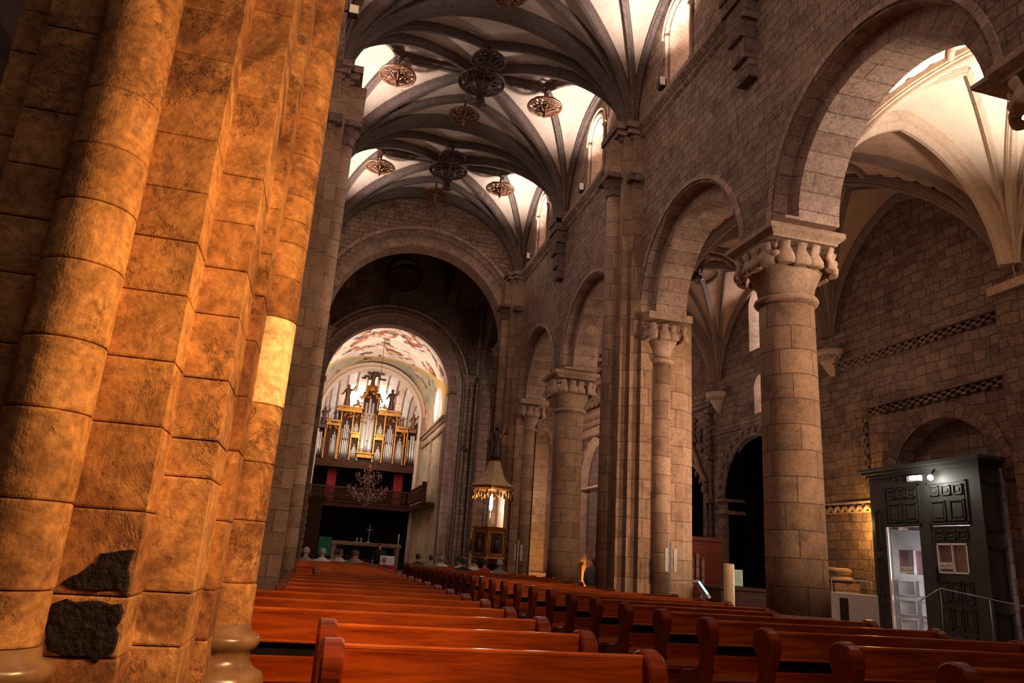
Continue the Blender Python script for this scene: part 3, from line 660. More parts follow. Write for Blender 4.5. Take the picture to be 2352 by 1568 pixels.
def billet(mb, y0, y1, z, x=XO, w=.07, dirz=False):
    n = int(abs(y1 - y0) / .11)
    for r_ in range(3):
        for k in range(n):
            if (k + r_) % 2: continue
            a = y0 + (y1 - y0) * k / n; b = y0 + (y1 - y0) * (k + 1) / n
            if dirz: mb.box(x - w, x + .01, z - .02 + r_ * .055, z + .03 + r_ * .055, a, b)
            else: mb.box(x - w - .0 * r_, x + .01, min(a, b), max(a, b), z + r_ * .055, z + .05 + r_ * .055)
    if not dirz: mb.box(x - w - .05, x + .01, min(y0, y1), max(y0, y1), z + .165, z + .2)
mb = MB(); billet(mb, 5, 14.6, 6.02); struct(mb.build('trim_1', MAT['wall_rough']), 'checkered billet string course high on the aisle wall')
mb = MB(); billet(mb, 10.1, 13.72, 4.82); billet(mb, 3.3, 4.82, 13.7, dirz=True); billet(mb, 0.2, 4.82, 10.0, dirz=True); struct(mb.build('trim_2', MAT['wall_rough']), 'checkered billet frame around the blind arch over the door')
mb = MB()
mb.box(XO - .05, XO, 13.3, 17.0, 2.98, 3.02); mb.tube([(XO - .03, 13.3 + .05 * k, 2.87 + .045 * sin(k * 1.3)) for k in range(60)], .045, 6); mb.box(XO - .05, XO, 13.3, 16.3, 2.78, 2.81)
struct(mb.build('trim_3', MAT['carved']), 'twisted rope string course lit yellow beside the door vestibule')
mb = MB(); mb.box(XO - .06, XO, 14.9, 20.4, 5.52, 5.6); mb.box(XO - .04, XO, 14.9, 20.4, 5.3, 5.52); struct(mb.build('trim_4', MAT['wall_rough']), 'plain string course above the round-arched altar')
for k, (o, nm) in enumerate(((o_win, 'day'), (o_slit, 'day'), (o_win1, 'day'))):
    w = sroot('window_%d' % (9 + k), 'deep aisle window flooded with daylight')
    mb = MB(); b = Op(o.c, o.r * .6, o.base + .3, o.spring); soffit(mb, 'x', XO, XO + .7, o, b); mb.face([(XO, o.c - o.r, o.base), (XO, o.c + o.r, o.base), (XO + .7, o.c + b.r, b.base), (XO + .7, o.c - b.r, b.base)]); mb.build('splayed_reveal', MAT['carved'], w)
    mb = MB(); panel(mb, 'x', XO + .7, b.c - b.r - .05, b.c + b.r + .05, b.base - .05, b.spring + b.r + .05); mb.build('glass', MAT['day'], w)
# round-arched altar recess with retable
t = sroot('trim_5', 'rosette-carved round arch of the altar niche')
mb = MB(); o2 = Op(17.95, 1.95, 3.35, 3.35); o3 = Op(17.95, 1.6, 3.35, 3.35); soffit(mb, 'x', XO - .12, XO + .02, o2); ringface(mb, 'x', XO - .12, o2, o3); archtube(mb, 'x', XO - .12, Op(17.95, 1.66, 3.35, 3.35), .06, jamb=False); archtube(mb, 'x', XO - .12, Op(17.95, 1.9, 3.35, 3.35), .05, jamb=False)
for k in range(17): a = PI * (k + .5) / 17; mb.ball((XO - .14, 17.95 + 1.78 * cos(a), 3.35 + 1.78 * sin(a)), (.05, .1, .1), 8, 5)
mb.build('rosette_arch', MAT['darkstone'], t)
mb = MB()
for e in (-1, 1):
    mb.box(XO - .12, XO + .5, 17.95 + (1.6 if e > 0 else -1.95), 17.95 + (1.95 if e > 0 else -1.6), 0, 3.35); mb.box(XO - .2, XO + .5, 17.95 + (1.52 if e > 0 else -2.02), 17.95 + (2.02 if e > 0 else -1.52), 2.95, 3.05)
    mb.box(XO - .2, XO + .5, 17.95 + (1.52 if e > 0 else -2.02), 17.95 + (2.02 if e > 0 else -1.52), 3.3, 3.38)
    for z in (.9, 1.5, 2.2): mb.box(XO - .15, XO - .1, 17.95 + e * 1.775 - .1, 17.95 + e * 1.775 + .1, z, z + .45)
mb.build('pilasters', MAT['darkstone'], t)
mb = MB(); soffit(mb, 'x', XO, XO + 1.3, Op(17.95, 1.6, 0, 3.35)); panel(mb, 'x', XO + 1.3, 16, 20, 0, 5.4); mb.build('niche', MAT['choirwood_shade'], t)  # niche shade painted in with the near-black material
t = thing('altar_retable', 'dark carved altarpiece with twisted vine columns in the round-arched niche', 'altarpiece', (XO + .9, 17.95, 0))
mb = MB(); mb.box(-.1, .35, -1.4, 1.4, 1.2, 1.45); mb.box(-.12, .35, -1.35, 1.35, 3.1, 3.35); mb.box(.2, .38, -1.3, 1.3, 0, 4.3); mb.box(-.3, .35, -1.2, 1.2, 0, .95); mb.build('body', MAT['choirwood_shade'], t)
for y in (-1.1, -.6, .6, 1.1):
    mb = MB(); mb.tube([(.0 + .045 * cos(k * .9), y + .045 * sin(k * .9), 1.45 + k * .0412) for k in range(41)], [.09 + .015 * (k % 2) for k in range(41)], 10)
    for k in range(18): mb.ball((.0 + .11 * cos(k * 2.4), y + .11 * sin(k * 2.4), 1.5 + k * .09), .035, 6, 4)
    mb.build('twisted_column', MAT['dkwood'], t)
mb = MB()
for k in range(26): mb.ball((random.uniform(-.02, .12), random.uniform(-1, 1), 3.4 + random.uniform(0, .9)), (.07, random.uniform(.06, .16), random.uniform(.06, .16)), 7, 5)
mb.build('carved_crest', MAT['dkwood'], t)
mb = MB(); mb.ball((-.02, .0, 2.9), (.1, .12, .13)); mb.lathe([(.24, 1.5), (.22, 1.9), (.17, 2.3), (.2, 2.6), (.08, 2.78)], (.05, 0, 0), 12); mb.build('saint_figure', MAT['bossdark'], t)
# gothic altar portal
t = sroot('trim_6', 'gothic ogee portal of a side chapel, blackened carved stone')
mb = MB()
for e in (-1, 1):
    for j, w in enumerate((1.32, 1.5, 1.68)): mb.tube([(XO - .06 - .05 * (j % 2), 22.1 + e * w, 0), (XO - .06 - .05 * (j % 2), 22.1 + e * w, 6.1 if j == 2 else 3.6)], .055, 8)
    for z in (1.4, 3.3, 4.6, 6.0): mb.box(XO - .22, XO, 22.1 + e * 1.68 - .12, 22.1 + e * 1.68 + .12, z, z + .14)
    for z in range(12): mb.ball((XO - .14, 22.1 + e * 1.68 + (.08 if z % 2 else -.08), 4.7 + z * .1), .06, 6, 4)
mb.box(XO - .2, XO, 20.3, 24.0, 6.35, 6.5); mb.box(XO - .12, XO, 20.35, 23.95, 6.22, 6.35); mb.build('side_pinnacles', MAT['darkstone'], t)
mb = MB(); archtube(mb, 'x', XO - .08, Op(22.1, 1.38, 3.6, 3.6, 1.05), .07, jamb=False)
og = [];
for k in range(13): u = k / 12; og.append((XO - .1, 22.1 + 1.45 * (1 - u) ** .7 * (1 if True else 1), 4.0 + 1.9 * u ** 1.6))
mb.tube(og, .07, 8); mb.tube([(x, 44.2 - y, z) for x, y, z in og], .07, 8); mb.ball((XO - .14, 22.1, 6.02), (.14, .18, .2))
for k in range(9):
    a = PI * (k + .5) / 9; mb.ball((XO - .02, 22.1 + 1.12 * cos(a), 3.6 + .86 * sin(a)), (.06, .07, .12), 6, 4)
mb.build('ogee_arch', MAT['shaft'], t)
mb = MB()
for k in range(40): mb.ball((XO - .03, 22.1 + random.uniform(-1.1, 1.1), 4.9 + random.uniform(0, 1.1)), (.07, random.uniform(.05, .13), random.uniform(.06, .15)), 6, 4)
mb.build('tracery', MAT['wall_rough'], t)
mb = MB(); soffit(mb, 'x', XO, XO + 1, o_goth); panel(mb, 'x', XO + 1, 20.6, 23.6, 0, 5); mb.box(XO - .35, XO + .8, 20.9, 23.3, 0, 1.75); mb.box(XO - .42, XO + .8, 20.8, 23.4, 1.75, 1.9); mb.build('niche', MAT['choirwood_shade'], t)
# plateresque portal beyond
t = sroot('trim_7', 'ornate renaissance portal with carved friezes at the end of the aisle')
mb = MB()
for z0, z1, w in ((4.42, 4.5, .2), (6.75, 6.95, .3), (7.0, 7.55, .16), (7.55, 7.7, .34), (8.9, 9.05, .36)): mb.box(XO - w, XO, 28.2, 32.7, z0, z1)
mb.box(XO - .1, XO, 28.3, 32.5, 7.7, 8.9); mb.build('entablature', MAT['carved'], t)
mb = MB(); soffit(mb, 'x', XO - .1, XO + 1.2, o_por); ringface(mb, 'x', XO - .1, Op(30.3, 1.62, 4.45, 4.45, 2.15), Op(30.3, 1.42, 4.45, 4.45, 1.9)); panel(mb, 'x', XO + 1.2, 28, 32.5, 0, 7); mb.build('portal_arch', MAT['carved'], t)
mb = MB()
for k in range(24): mb.ball((XO - .14, 28.5 + k * .165, 8.3 + .25 * sin(k * 1.9)), (.08, .09, .2 + .1 * (k % 3)), 7, 5)
for k in range(30): mb.ball((XO - .04, 28.5 + k * .135, 6.55 - (0.15 if abs(28.5 + k * .135 - 30.3) < 1 else random.uniform(.1, 1.1))), (.07, .07, .13), 6, 4)
for k in range(28): mb.ball((XO - .18, 28.3 + k * .155, 7.28), (.05, .06, .1), 6, 4)
for e in (-1, 1):
    y = 30.3 + e * 1.95; mb.lathe([(.16, .9), (.12, 1.0), (.12, 2.2), (.15, 2.3), (.11, 2.4), (.13, 3.9), (.17, 4.1), (.1, 4.3), (.1, 4.6), (.18, 4.8), (.12, 5.0), (.1, 6.3), (.18, 6.6), (.18, 6.75)], (XO - .2, y, 0), 12); mb.box(XO - .4, XO, y - .22, y + .22, 0, .9)
mb.build('carved_ornament', MAT['carved'], t)
# aisle end wall
w = sroot('wall_east', 'end wall of the right aisle with a slender lit pilaster')
o = Op(10.3, .55, .8, 6.3, 1.2, .3)
mb = MB(); panel(mb, 'y', 34, 7.0, 11.6, 0, 10, [o]); mb.build('wall_face', MAT['wall'], w)
mb = MB(); soffit(mb, 'y', 34, 35, o); panel(mb, 'y', 35, 9, 11.6, 0, 8); mb.build('niche', MAT['shaft'], w)
mb = MB(); mb.box(-7, 12.7, -4.2, -4, 0, 15); struct(mb.build('wall_back', MAT['wall']), 'rear wall of the nave')
mb = MB(); mb.box(-6.2, -6, -4, 34, 0, 10); struct(mb.build('wall_left_outer', MAT['darkstone']), 'outer wall of the left aisle')
mb = MB(); panel(mb, 'y', 34.2, -6, -.6, 0, 10); struct(mb.build('wall_left_end', MAT['darkstone']))
mb, *_ = vault(-6, -1.7, -.3, 34, 6.55, 2.95, .2, .2, 16, 8); struct(mb.build('ceiling', MAT['plaster']), 'left aisle vault')
for n_, xx in (('wall_right_front', 6.35), ('wall_left_front', -.8)):
    mb = MB(); panel(mb, 'x', xx, -4, 2.2, 6.6 if xx > 0 else 6.6, 14.5); struct(mb.build(n_, MAT['wall']))

# ---------------------------------------------------------------- crossing
w = sroot('wall_crossing', 'stone arch wall between nave and crossing')
oc = Op(CX, 3.42, 8.9, 8.9); ci = Op(CX, 3.1, 8.9, 8.9)
mb = MB(); panel(mb, 'y', 24.98, XL - .3, XR + .3, 8.9, 14.3, [oc]); mb.build('wall_face', MAT['darkstone'] if False else MAT['wall'], w)
mb = MB(); soffit(mb, 'y', 24.98, 25.2, oc); ringface(mb, 'y', 25.2, oc, ci); ringface(mb, 'y', 24.93, Op(CX, 3.75, 8.9, 8.9), Op(CX, 3.62, 8.9, 8.9)); soffit(mb, 'y', 24.93, 25, Op(CX, 3.75, 8.9, 8.9)); mb.build('outer_arch_order', MAT['vous'], w)
mb = MB(); soffit(mb, 'y', 25.2, 26, ci); mb.build('inner_arch_order', MAT['vous'], w)
mb = MB()
for e in (-1, 1):
    x0, x1 = sorted((CX + e * 3.1, CX + e * 3.9)); mb.box(x0, x1, 25.2, 26, 0, 8.9); x0, x1 = sorted((CX + e * 3.42, CX + e * 3.9)); mb.box(x0, x1, 24.98, 25.3, 0, 8.9)
    x0, x1 = sorted((CX + e * 3.0, CX + e * 3.6)); mb.box(x0, x1, 25.1, 26.05, 8.62, 8.9)
    mb.lathe([(.15, 0), (.15, 8.3), (.2, 8.35), (.17, 8.4), (.28, 8.62)], (CX + e * 3.05, 25.6, 0), 16)
mb.build('crossing_jamb', MAT['wall'], w)
# wall springer shaft above the pulpit pier
w = sroot('wall_north', 'side walls of the crossing with tall transept arches')
for e in (-1, 1):
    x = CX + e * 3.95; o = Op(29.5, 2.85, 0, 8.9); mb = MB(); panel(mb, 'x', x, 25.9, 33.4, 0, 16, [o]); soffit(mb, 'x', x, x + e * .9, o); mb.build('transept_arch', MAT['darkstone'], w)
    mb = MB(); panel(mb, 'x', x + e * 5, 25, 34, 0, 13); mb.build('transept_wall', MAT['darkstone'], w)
MAT['redband'] = stone('red patterned painted band', (.16, .055, .04), (.34, .16, .12), (.1, .05, .04), brick=False, stain=.9, bumpd=.0)
w = sroot('wall_choir', 'dark wall above the choir arch with a round opening')
oo = Op(2.65, 3.42, 0, 8.6); oi = Op(2.65, 2.86, 0, 8.6); oc_ = Op(2.85, .8, 0, 13.75, circle=True)
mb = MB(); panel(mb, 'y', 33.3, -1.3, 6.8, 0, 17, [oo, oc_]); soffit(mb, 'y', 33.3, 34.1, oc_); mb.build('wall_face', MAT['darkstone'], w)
mb = MB(); panel(mb, 'y', 34.1, 1.9, 3.8, 12.8, 14.7); mb.build('round_window_back', MAT['plaster'], w)
mb = MB(); archtube(mb, 'y', 33.28, oc_, .07); mb.build('round_window_rim', MAT['darkstone'], w)
mb = MB(); soffit(mb, 'y', 33.3, 33.55, oo); om = Op(2.65, 3.15, 0, 8.6); ringface(mb, 'y', 33.55, oo, om); soffit(mb, 'y', 33.55, 33.8, om); ringface(mb, 'y', 33.8, om, oi); mb.build('choir_arch_face', MAT['vous'], w); mb = MB(); soffit(mb, 'y', 33.8, 34.4, oi); mb.build('painted_arch_band', MAT['redband'], w); mb = MB()
archtube(mb, 'y', 33.28, Op(2.65, 3.62, 8.6, 8.6), .06, jamb=False); archtube(mb, 'y', 33.5, Op(2.65, 3.3, 0, 8.6), .08); mb.build('choir_arch_orders', MAT['vous'], w)
mb = MB()
for e in (-1, 1):
    for d, r_, h in ((3.56, .09, 9.2), (3.76, .11, 9.2), (4.0, .08, 10.6)): mb.lathe([(r_ + .06, 0), (r_ + .06, .4), (r_, .5), (r_, h - .5), (r_ + .05, h - .45), (r_, h - .4), (r_ + .12, h - .05), (r_ + .14, h)], (2.65 + e * d, 33.15, 0), 14)
    x0, x1 = sorted((2.65 + e * 3.3, 2.65 + e * 4.1)); mb.box(x0, x1, 33.0, 33.32, 9.2, 9.34); x0, x1 = sorted((2.65 + e * 2.8, 2.65 + e * 3.2)); mb.box(x0, x1, 33.6, 34.3, 8.5, 8.62)
mb.build('choir_pier_shafts', MAT['wall'], w)
dome = sroot('ceiling', 'dark crossing dome on conical squinches')
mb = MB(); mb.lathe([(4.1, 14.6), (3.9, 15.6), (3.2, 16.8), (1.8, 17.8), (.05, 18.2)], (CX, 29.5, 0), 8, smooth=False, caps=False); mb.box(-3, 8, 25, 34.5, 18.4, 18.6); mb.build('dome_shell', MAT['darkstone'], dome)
for sx in (-1, 1):
    for sy in (-1, 1):
        cx_, cy_ = CX + sx * 3.95, 29.55 + sy * 3.75; mb = MB(); d1 = Vector((-sx, 0, 0)); d2 = Vector((0, -sy, 0)); n = 14; rs = []
        for r_ in (.02, .6, 1.2, 1.75):
            rs.append([tuple(Vector((cx_, cy_, 12.6)) + (d1 * cos(PI / 2 * k / n) + d2 * sin(PI / 2 * k / n)) * r_ * 1.0 + Vector((0, 0, 1)) * (r_ * .95 * sin(PI * k / n) + r_ * .1)) for k in range(n + 1)])
        mb.rings(rs, closed=False, smooth=True); mb.build('squinch', MAT['wall'], dome)
        mb = MB(); mb.tube([(cx_ - sx * .06, cy_ - sy * .06, 9.2), (cx_ - sx * .06, cy_ - sy * .06, 12.7)], .09, 8); mb.build('corner_shaft', MAT['carved'], dome)

# ---------------------------------------------------------------- choir
CH = 2.58
def paint(kind):
    m, nt, b = newmat('fresco painting ' + kind); q = NT(nt)
    pos = q.n('ShaderNodeNewGeometry').outputs['Position']
    sep = q.n('ShaderNodeSeparateXYZ'); q.l(pos, sep.inputs[0])
    a = q.noise(pos, 1.15, 5, .62, 1.6); c = q.noise(pos, 3.2, 4, .6, 2.2); sky = q.noise(pos, .55, 3, .5)
    vo = q.n('ShaderNodeTexVoronoi'); vo.inputs['Scale'].default_value = 3.4; wv = q.n('ShaderNodeVectorMath', operation='ADD'); q.l(pos, wv.inputs[0])
    wn = q.n('ShaderNodeTexNoise'); wn.inputs['Scale'].default_value = 2.2; q.l(pos, wn.inputs['Vector']); q.l(wn.outputs['Color'], wv.inputs[1]); q.l(wv.outputs[0], vo.inputs['Vector'])
    vs_ = q.n('ShaderNodeSeparateColor'); q.l(vo.outputs['Color'], vs_.inputs[0])
    robe = q.ramp(vs_.outputs[0], [(0, (.42, .10, .06)), (.2, (.55, .26, .15)), (.34, (.09, .05, .045)), (.48, (.72, .48, .34)), (.62, (.30, .08, .05)), (.74, (.14, .13, .11)), (.86, (.78, .60, .46))], 'CONSTANT')
    cloud = q.ramp(sky, [(.35, (.82, .62, .46)), (.5, (.90, .80, .72)), (.65, (.66, .56, .48))])
    m2 = q.noise(pos, .95, 3, .5, .6); fig = q.mix(cloud, robe, q.ramp(m2, [(.495, (0, 0, 0)), (.52, (1, 1, 1))]))
    out = q.mix(q.ramp(sky, [(.35, (.62, .42, .18)), (.5, (.50, .40, .25)), (.62, (.28, .31, .26)), (.75, (.55, .40, .22))]), fig, q.ramp(m2, [(.56, (0, 0, 0)), (.6, (1, 1, 1))]))
    if kind == 'barrel':
        ex = q.math('DIVIDE', q.math('SUBTRACT', sep.outputs[0], CH), 3.05); ey = q.math('DIVIDE', q.math('SUBTRACT', sep.outputs[1], 34.4), 6.9)
        r2 = q.math('ADD', q.math('MULTIPLY', ex, ex), q.math('MULTIPLY', ey, ey))
        inside = q.math('LESS_THAN', r2, .93); edge = q.math('LESS_THAN', r2, 1.02)
        col = q.mix(out, (.62, .38, .08), edge); col = q.mix(col, fig, inside)
    else: col = q.mix(out, (.56, .46, .34), .25)
    q.l(col, b.inputs['Base Color']); b.inputs['Roughness'].default_value = .7; return m
MAT['fresco'] = paint('barrel'); MAT['fresco_wall'] = paint('wall')
w = sroot('wall_choir_side', 'painted side walls and barrel vault of the choir')
ob = Op(CH, 2.97, 8.7, 8.7)
mb = MB(); soffit(mb, 'y', 34.4, 42.2, ob, n=60); mb.build('painted_barrel_vault', MAT['fresco'], w)
for e in (-1, 1):
    x = CH + e * 2.97; ow_ = Op(36.9, .62, 8.0, 9.0, .62)
    mb = MB(); panel(mb, 'x', x, 34.3, 43, 0, 8.72); mb.build('wall_panel', MAT['fresco_wall'], w)
    mb = MB(); 
    for y0_, y1_, z0_, z1_ in ((34.5, 42.2, 7.35, 7.5), (34.5, 42.2, 7.5, 7.62), (34.5, 42.2, 6.9, 7.05), (34.6, 34.75, 3.2, 6.9), (38.2, 38.4, 3.2, 6.9), (41.9, 42.2, 0, 8.7)): x0, x1 = sorted((x, x - e * (.2 if z0_ == 7.5 else .1))); mb.box(x0, x1, y0_, y1_, z0_, z1_)
    mb.build('wall_moulding', MAT['carved'], w)
# side window in the choir vault
t = sroot('window_12', 'tall oval window glowing white in the choir side wall')
mb = MB(); rs = []
for rr, off in ((1.25, .0), (1.12, .16), (1.0, .12)): rs.append([(CH + 2.97 - off - .02, 37.0 + rr * .52 * cos(2 * PI * k / 28), 8.0 + .5 + rr * .78 * sin(2 * PI * k / 28)) for k in range(28)])
mb.rings(rs, smooth=True); mb.build('window_frame', MAT['white'], t)
mb = MB(); mb.face([(CH + 2.93, 37.0 + .5 * cos(2 * PI * k / 28), 8.5 + .76 * sin(2 * PI * k / 28)) for k in range(28)]); mb.build('glass', MAT['day'], t)
# apse
w = sroot('wall_apse', 'apse with painted radial ribs behind the organ')
a1, a2 = Op(CH - .05, 2.97, 0, 8.5), Op(CH - .05, 2.72, 0, 8.5)
MAT['creamtrim'] = plain('cream moulded plaster', (.74, .58, .46), .6, var=.1)
mb = MB(); ringface(mb, 'y', 42.2, Op(CH - .05, 3.1, 0, 8.5), a2); soffit(mb, 'y', 42.2, 42.7, a2); archtube(mb, 'y', 42.18, Op(CH - .05, 2.8, 0, 8.5), .09); mb.build('white_arch', MAT['creamtrim'], w)
mb = MB(); n = 30
m_, nt, b_ = newmat('apse radial painting'); q = NT(nt)
uvn = q.n('ShaderNodeUVMap', uv_map='UVMap').outputs[0]; sp = q.n('ShaderNodeSeparateXYZ'); q.l(uvn, sp.inputs[0])
st = q.math('FRACT', sp.outputs[0]); ns = q.noise(q.n('ShaderNodeNewGeometry').outputs['Position'], 2.5, 4, .6, 1)
c_ = q.ramp(st, [(0, (.72, .56, .44)), (.16, (.72, .56, .44)), (.18, (.24, .11, .07)), (.26, (.24, .11, .07)), (.28, (.86, .78, .70)), (.66, (.88, .80, .72)), (.68, (.24, .11, .07)), (.78, (.26, .12, .07)), (.8, (.72, .56, .44))], 'CONSTANT')
q.l(q.mix(c_, q.ramp(ns, [(.45, (1, 1, 1)), (.6, (.6, .45, .38))]), .5, 'MULTIPLY'), b_.inputs['Base Color']); MAT['apse'] = m_
rs = []
for j in range(13):                                                  # meridians from left foot over to right foot, converging at the back
    th = PI / 2 * j / 12
    rs.append([(CH - .05 - 2.72 * cos(PI * k / n) , 42.7 + 2.2 * sin(th) * 1.0 * (sin(PI * k / n) * .3 + .7), 8.5 + 2.72 * sin(PI * k / n) * cos(th)) for k in range(n + 1)])
for j in range(12):
    for k in range(n):
        mb.face([rs[j][k], rs[j][k + 1], rs[j + 1][k + 1], rs[j + 1][k]], [(7 * k / n, j / 12), (7 * (k + 1) / n, j / 12), (7 * (k + 1) / n, (j + 1) / 12), (7 * k / n, (j + 1) / 12)], smooth=True)
mb.build('half_dome', MAT['apse'], w)
mb = MB(); mb.box(-.6, 5.8, 45.0, 45.1, 0, 8.6); mb.build('apse_wall', MAT['plaster'], w)
mb = MB(); mb.box(-.4, 5.5, 44.2, 44.3, 3.0, 8.3); mb.build('dark_panel', MAT['choirwood_shade'], w)
for x_ in (1.0, 3.6): 
    t = sroot('window_%d' % (13 if x_ < 2 else 14), 'bright apse window behind the organ crest'); mb = MB(); e_ = 1 if x_ < 2 else -1; c0 = 2.5; mb.face([(c0 - e_ * u_, 43.75, z_) for u_, z_ in ((1.25, 9.0), (.55, 9.0), (.5, 9.9), (.5, 10.5), (.75, 10.35), (1.0, 9.9))]); mb.build('glass', MAT['daysoft'], t)

# organ
org = thing('pipe_organ', 'gilded baroque pipe organ with silver pipe towers filling the choir end', 'organ', (2.5, 42.6, 5.55))
def OB(x0, x1, y0, y1, z0, z1): return (x0 - 2.5, x1 - 2.5, y0 - 42.6, y1 - 42.6, z0 - 5.55, z1 - 5.55)
mb = MB(); mb.box(*OB(-.35, 5.4, 42.45, 43.6, 5.55, 5.95)); mb.box(*OB(.2, 4.65, 42.55, 43.6, 5.95, 7.9)); mb.box(*OB(.75, 4.15, 42.58, 43.6, 7.9, 8.75)); mb.box(*OB(2.0, 2.95, 42.58, 43.6, 8.7, 9.9)); mb.box(*OB(-.35, .2, 42.8, 43.6, 5.95, 7.7)); mb.box(*OB(4.65, 5.4, 42.8, 43.6, 5.95, 7.9)); mb.build('case', MAT['dkwood'], org)
def pipes(cx, n, w, zb, zt, peak, y=42.42, foot=.35):
    for k in range(n):
        u = (k - (n - 1) / 2) / ((n - 1) / 2 if n > 1 else 1); x = cx + u * (w / 2 - w / n / 2) * 1.0; r = w / n * .42
        top = zt - (abs(u) * peak); yy = y + .12 * abs(u) ** 2
        mb = MB(); mb.lathe([(r * .25, zb - 5.55), (r, zb + foot - 5.55), (r * 1.02, zb + foot + .02 - 5.55), (r, zb + foot + .05 - 5.55), (r, top - 5.55), (r * .8, top + .01 - 5.55)], (x - 2.5, yy - 42.6, 0), 14)
        mb.build('organ_pipe', MAT['pipe'], org)
pipes(2.42, 3, .56, 6.3, 9.5, .22, foot=.55); pipes(2.42, 2, .82, 6.3, 8.7, 0); pipes(1.26, 5, .5, 6.0, 8.1, .42); pipes(3.69, 5, .5, 6.0, 8.1, .42)
pipes(.66, 5, .38, 6.0, 7.45, .35); pipes(4.29, 5, .38, 6.0, 7.45, .35); pipes(-.08, 4, .42, 6.1, 7.5, .4); pipes(5.0, 4, .52, 6.1, 7.75, .35)
pipes(1.79, 5, .32, 7.35, 8.15, .28, foot=.3); pipes(3.12, 5, .3, 7.35, 8.15, .28, foot=.3); pipes(1.8, 5, .34, 6.02, 6.85, .3, foot=.2); pipes(3.13, 5, .32, 6.02, 6.85, .3, foot=.2)
mb = MB()
for x0, x1, z in ((.7, 2.02, 8.62), (2.9, 4.2, 8.62), (.15, .9, 7.78), (4.0, 4.7, 7.78), (1.55, 2.0, 7.2), (2.9, 3.35, 7.2), (2.0, 2.85, 6.15)):
    mb.box(*OB(x0, x1, 42.22, 42.6, z, z + .1)); mb.box(*OB(x0 - .06, x1 + .06, 42.16, 42.6, z + .22, z + .3)); mb.box(*OB(x0 + .03, x1 - .03, 42.27, 42.6, z + .1, z + .22))
for x in (.17, .44 + .43, .93, 1.58, 2.02, 2.86, 3.35, 4.0, 4.52, 4.68): mb.box(*OB(x - .035, x + .035, 42.3, 42.6, 5.95, 8.6 if .9 < x < 4.1 else 7.8))
mb.box(*OB(2.0, 2.06, 42.3, 42.6, 8.9, 9.7)); mb.box(*OB(2.8, 2.86, 42.3, 42.6, 8.9, 9.7)); mb.build('gilded_cornice', MAT['gold'], org)
mb = MB()
def orn(x, z, s=1, y=42.3): mb.ball((x - 2.5, y - 42.6, z - 5.55), (.06 * s, .05, .07 * s), 7, 5)
for k in range(60): orn(.75 + 3.4 * random.random(), 8.3 + .28 * random.random(), .8)
for k in range(46): u = random.uniform(-1, 1); orn(2.43 + u * .5, 9.5 + (1 - abs(u)) * .8 * random.random() + .05, 1.1)
for k in range(40): u = random.random(); e = random.choice((-1, 1)); orn(2.43 + e * (.5 + .45 * u), 9.0 + (1 - u) * .75 * random.random(), 1.0)
for k in range(26): e = random.choice((0, 1)); orn((.2, 4.0)[e] + .6 * random.random(), 7.55 + .2 * random.random(), .8)
for k in range(24): orn(.5 + 3.9 * random.random(), 8.05 + .1 * random.random() if k % 2 else 7.1, .8)
mb.lathe([(.3, 4.35), (.38, 4.42), (.3, 4.5), (.34, 4.62), (.2, 4.7), (.1, 4.78)], (-.07, -.3, 0), 14)
mb.build('gilded_carving', MAT['gold'], org)['kind'] = 'stuff'
def figure(mb, x, y, z, h, arms=1):
    mb.lathe([(.14 * h, 0), (.15 * h, .1 * h), (.10 * h, .45 * h), (.14 * h, .68 * h), (.12 * h, .78 * h), (.04 * h, .82 * h)], (x, y, z), 12); mb.ball((x, y, z + .9 * h), (.075 * h, .08 * h, .095 * h), 10, 8)
    for e in (-1, 1): mb.tube([(x + e * .12 * h, y, z + .74 * h), (x + e * .24 * h, y - .05 * h, z + (.62 + .12 * arms * e) * h), (x + e * .3 * h, y - .1 * h, z + (.7 + .22 * arms * e) * h)], [.045 * h, .038 * h, .03 * h], 8)
for k, (x, z, h) in enumerate(((1.13, 9.0, 1.2), (3.6, 9.0, 1.2), (2.43, 10.1, 1.0), (.0, 7.8, 1.0), (4.95, 8.0, .9), (.6, 8.1, .6), (4.35, 8.1, .6))):
    mb = MB(); figure(mb, x - 2.5, -.2, z - 5.55, h); mb.box(x - 2.5 - .2, x - 2.5 + .2, -.35, 0, z - 5.75, z - 5.55); mb.build('angel_statue', MAT['bossdark' if k % 2 else 'bossgold'], org)
mb = MB(); [mb.ball((-.07 + .62 * cos(k * 1.3) * (.4 + .6 * (k % 3) / 2), -.25, 5.3 + .2 * sin(k * 2.3)), (.14, .1, .07)) for k in range(16)]; mb.build('crest_cloud', MAT['bossdark'], org)

# balustrade gallery and dark choir
g = thing('choir_gallery', 'dark wooden gallery with turned balusters under the organ', 'gallery', (2.58, 41.6, 3.5))
mb = MB(); mb.box(-2.9, 2.9, -.1, 2.6, -.1, .12); mb.box(-2.9, 2.9, -.16, 0, .12, .2); mb.box(2.35, 2.9, -6.0, -.1, -.1, .12); mb.build('gallery_floor', MAT['dkwood'], g)
mb = MB(); mb.box(-2.9, 2.4, -.12, 0, .86, .95); mb.box(2.35, 2.45, -6.0, 0, .86, .95); mb.box(2.3, 2.5, -6.1, -5.9, 0, 1.05); mb.build('handrail', MAT['dkwood'], g)
bal = [(.02, .2), (.05, .26), (.03, .32), (.055, .5), (.03, .66), (.045, .74), (.02, .86)]
b0 = None
for k in range(46):
    loc = (-2.82 + k * .112, -.06, 0)
    if b0 is None: mb = MB(); mb.lathe(bal, n=8); b0 = mb.build('baluster', MAT['dkwood'], g); b0.location = loc
    else: c = b0.copy(); C.objects.link(c); c.location = loc
for k in range(36): c = b0.copy(); C.objects.link(c); c.location = (2.4, -5.8 + k * .158, 0)
RD = plain('red damask', (.32, .02, .02), .8)
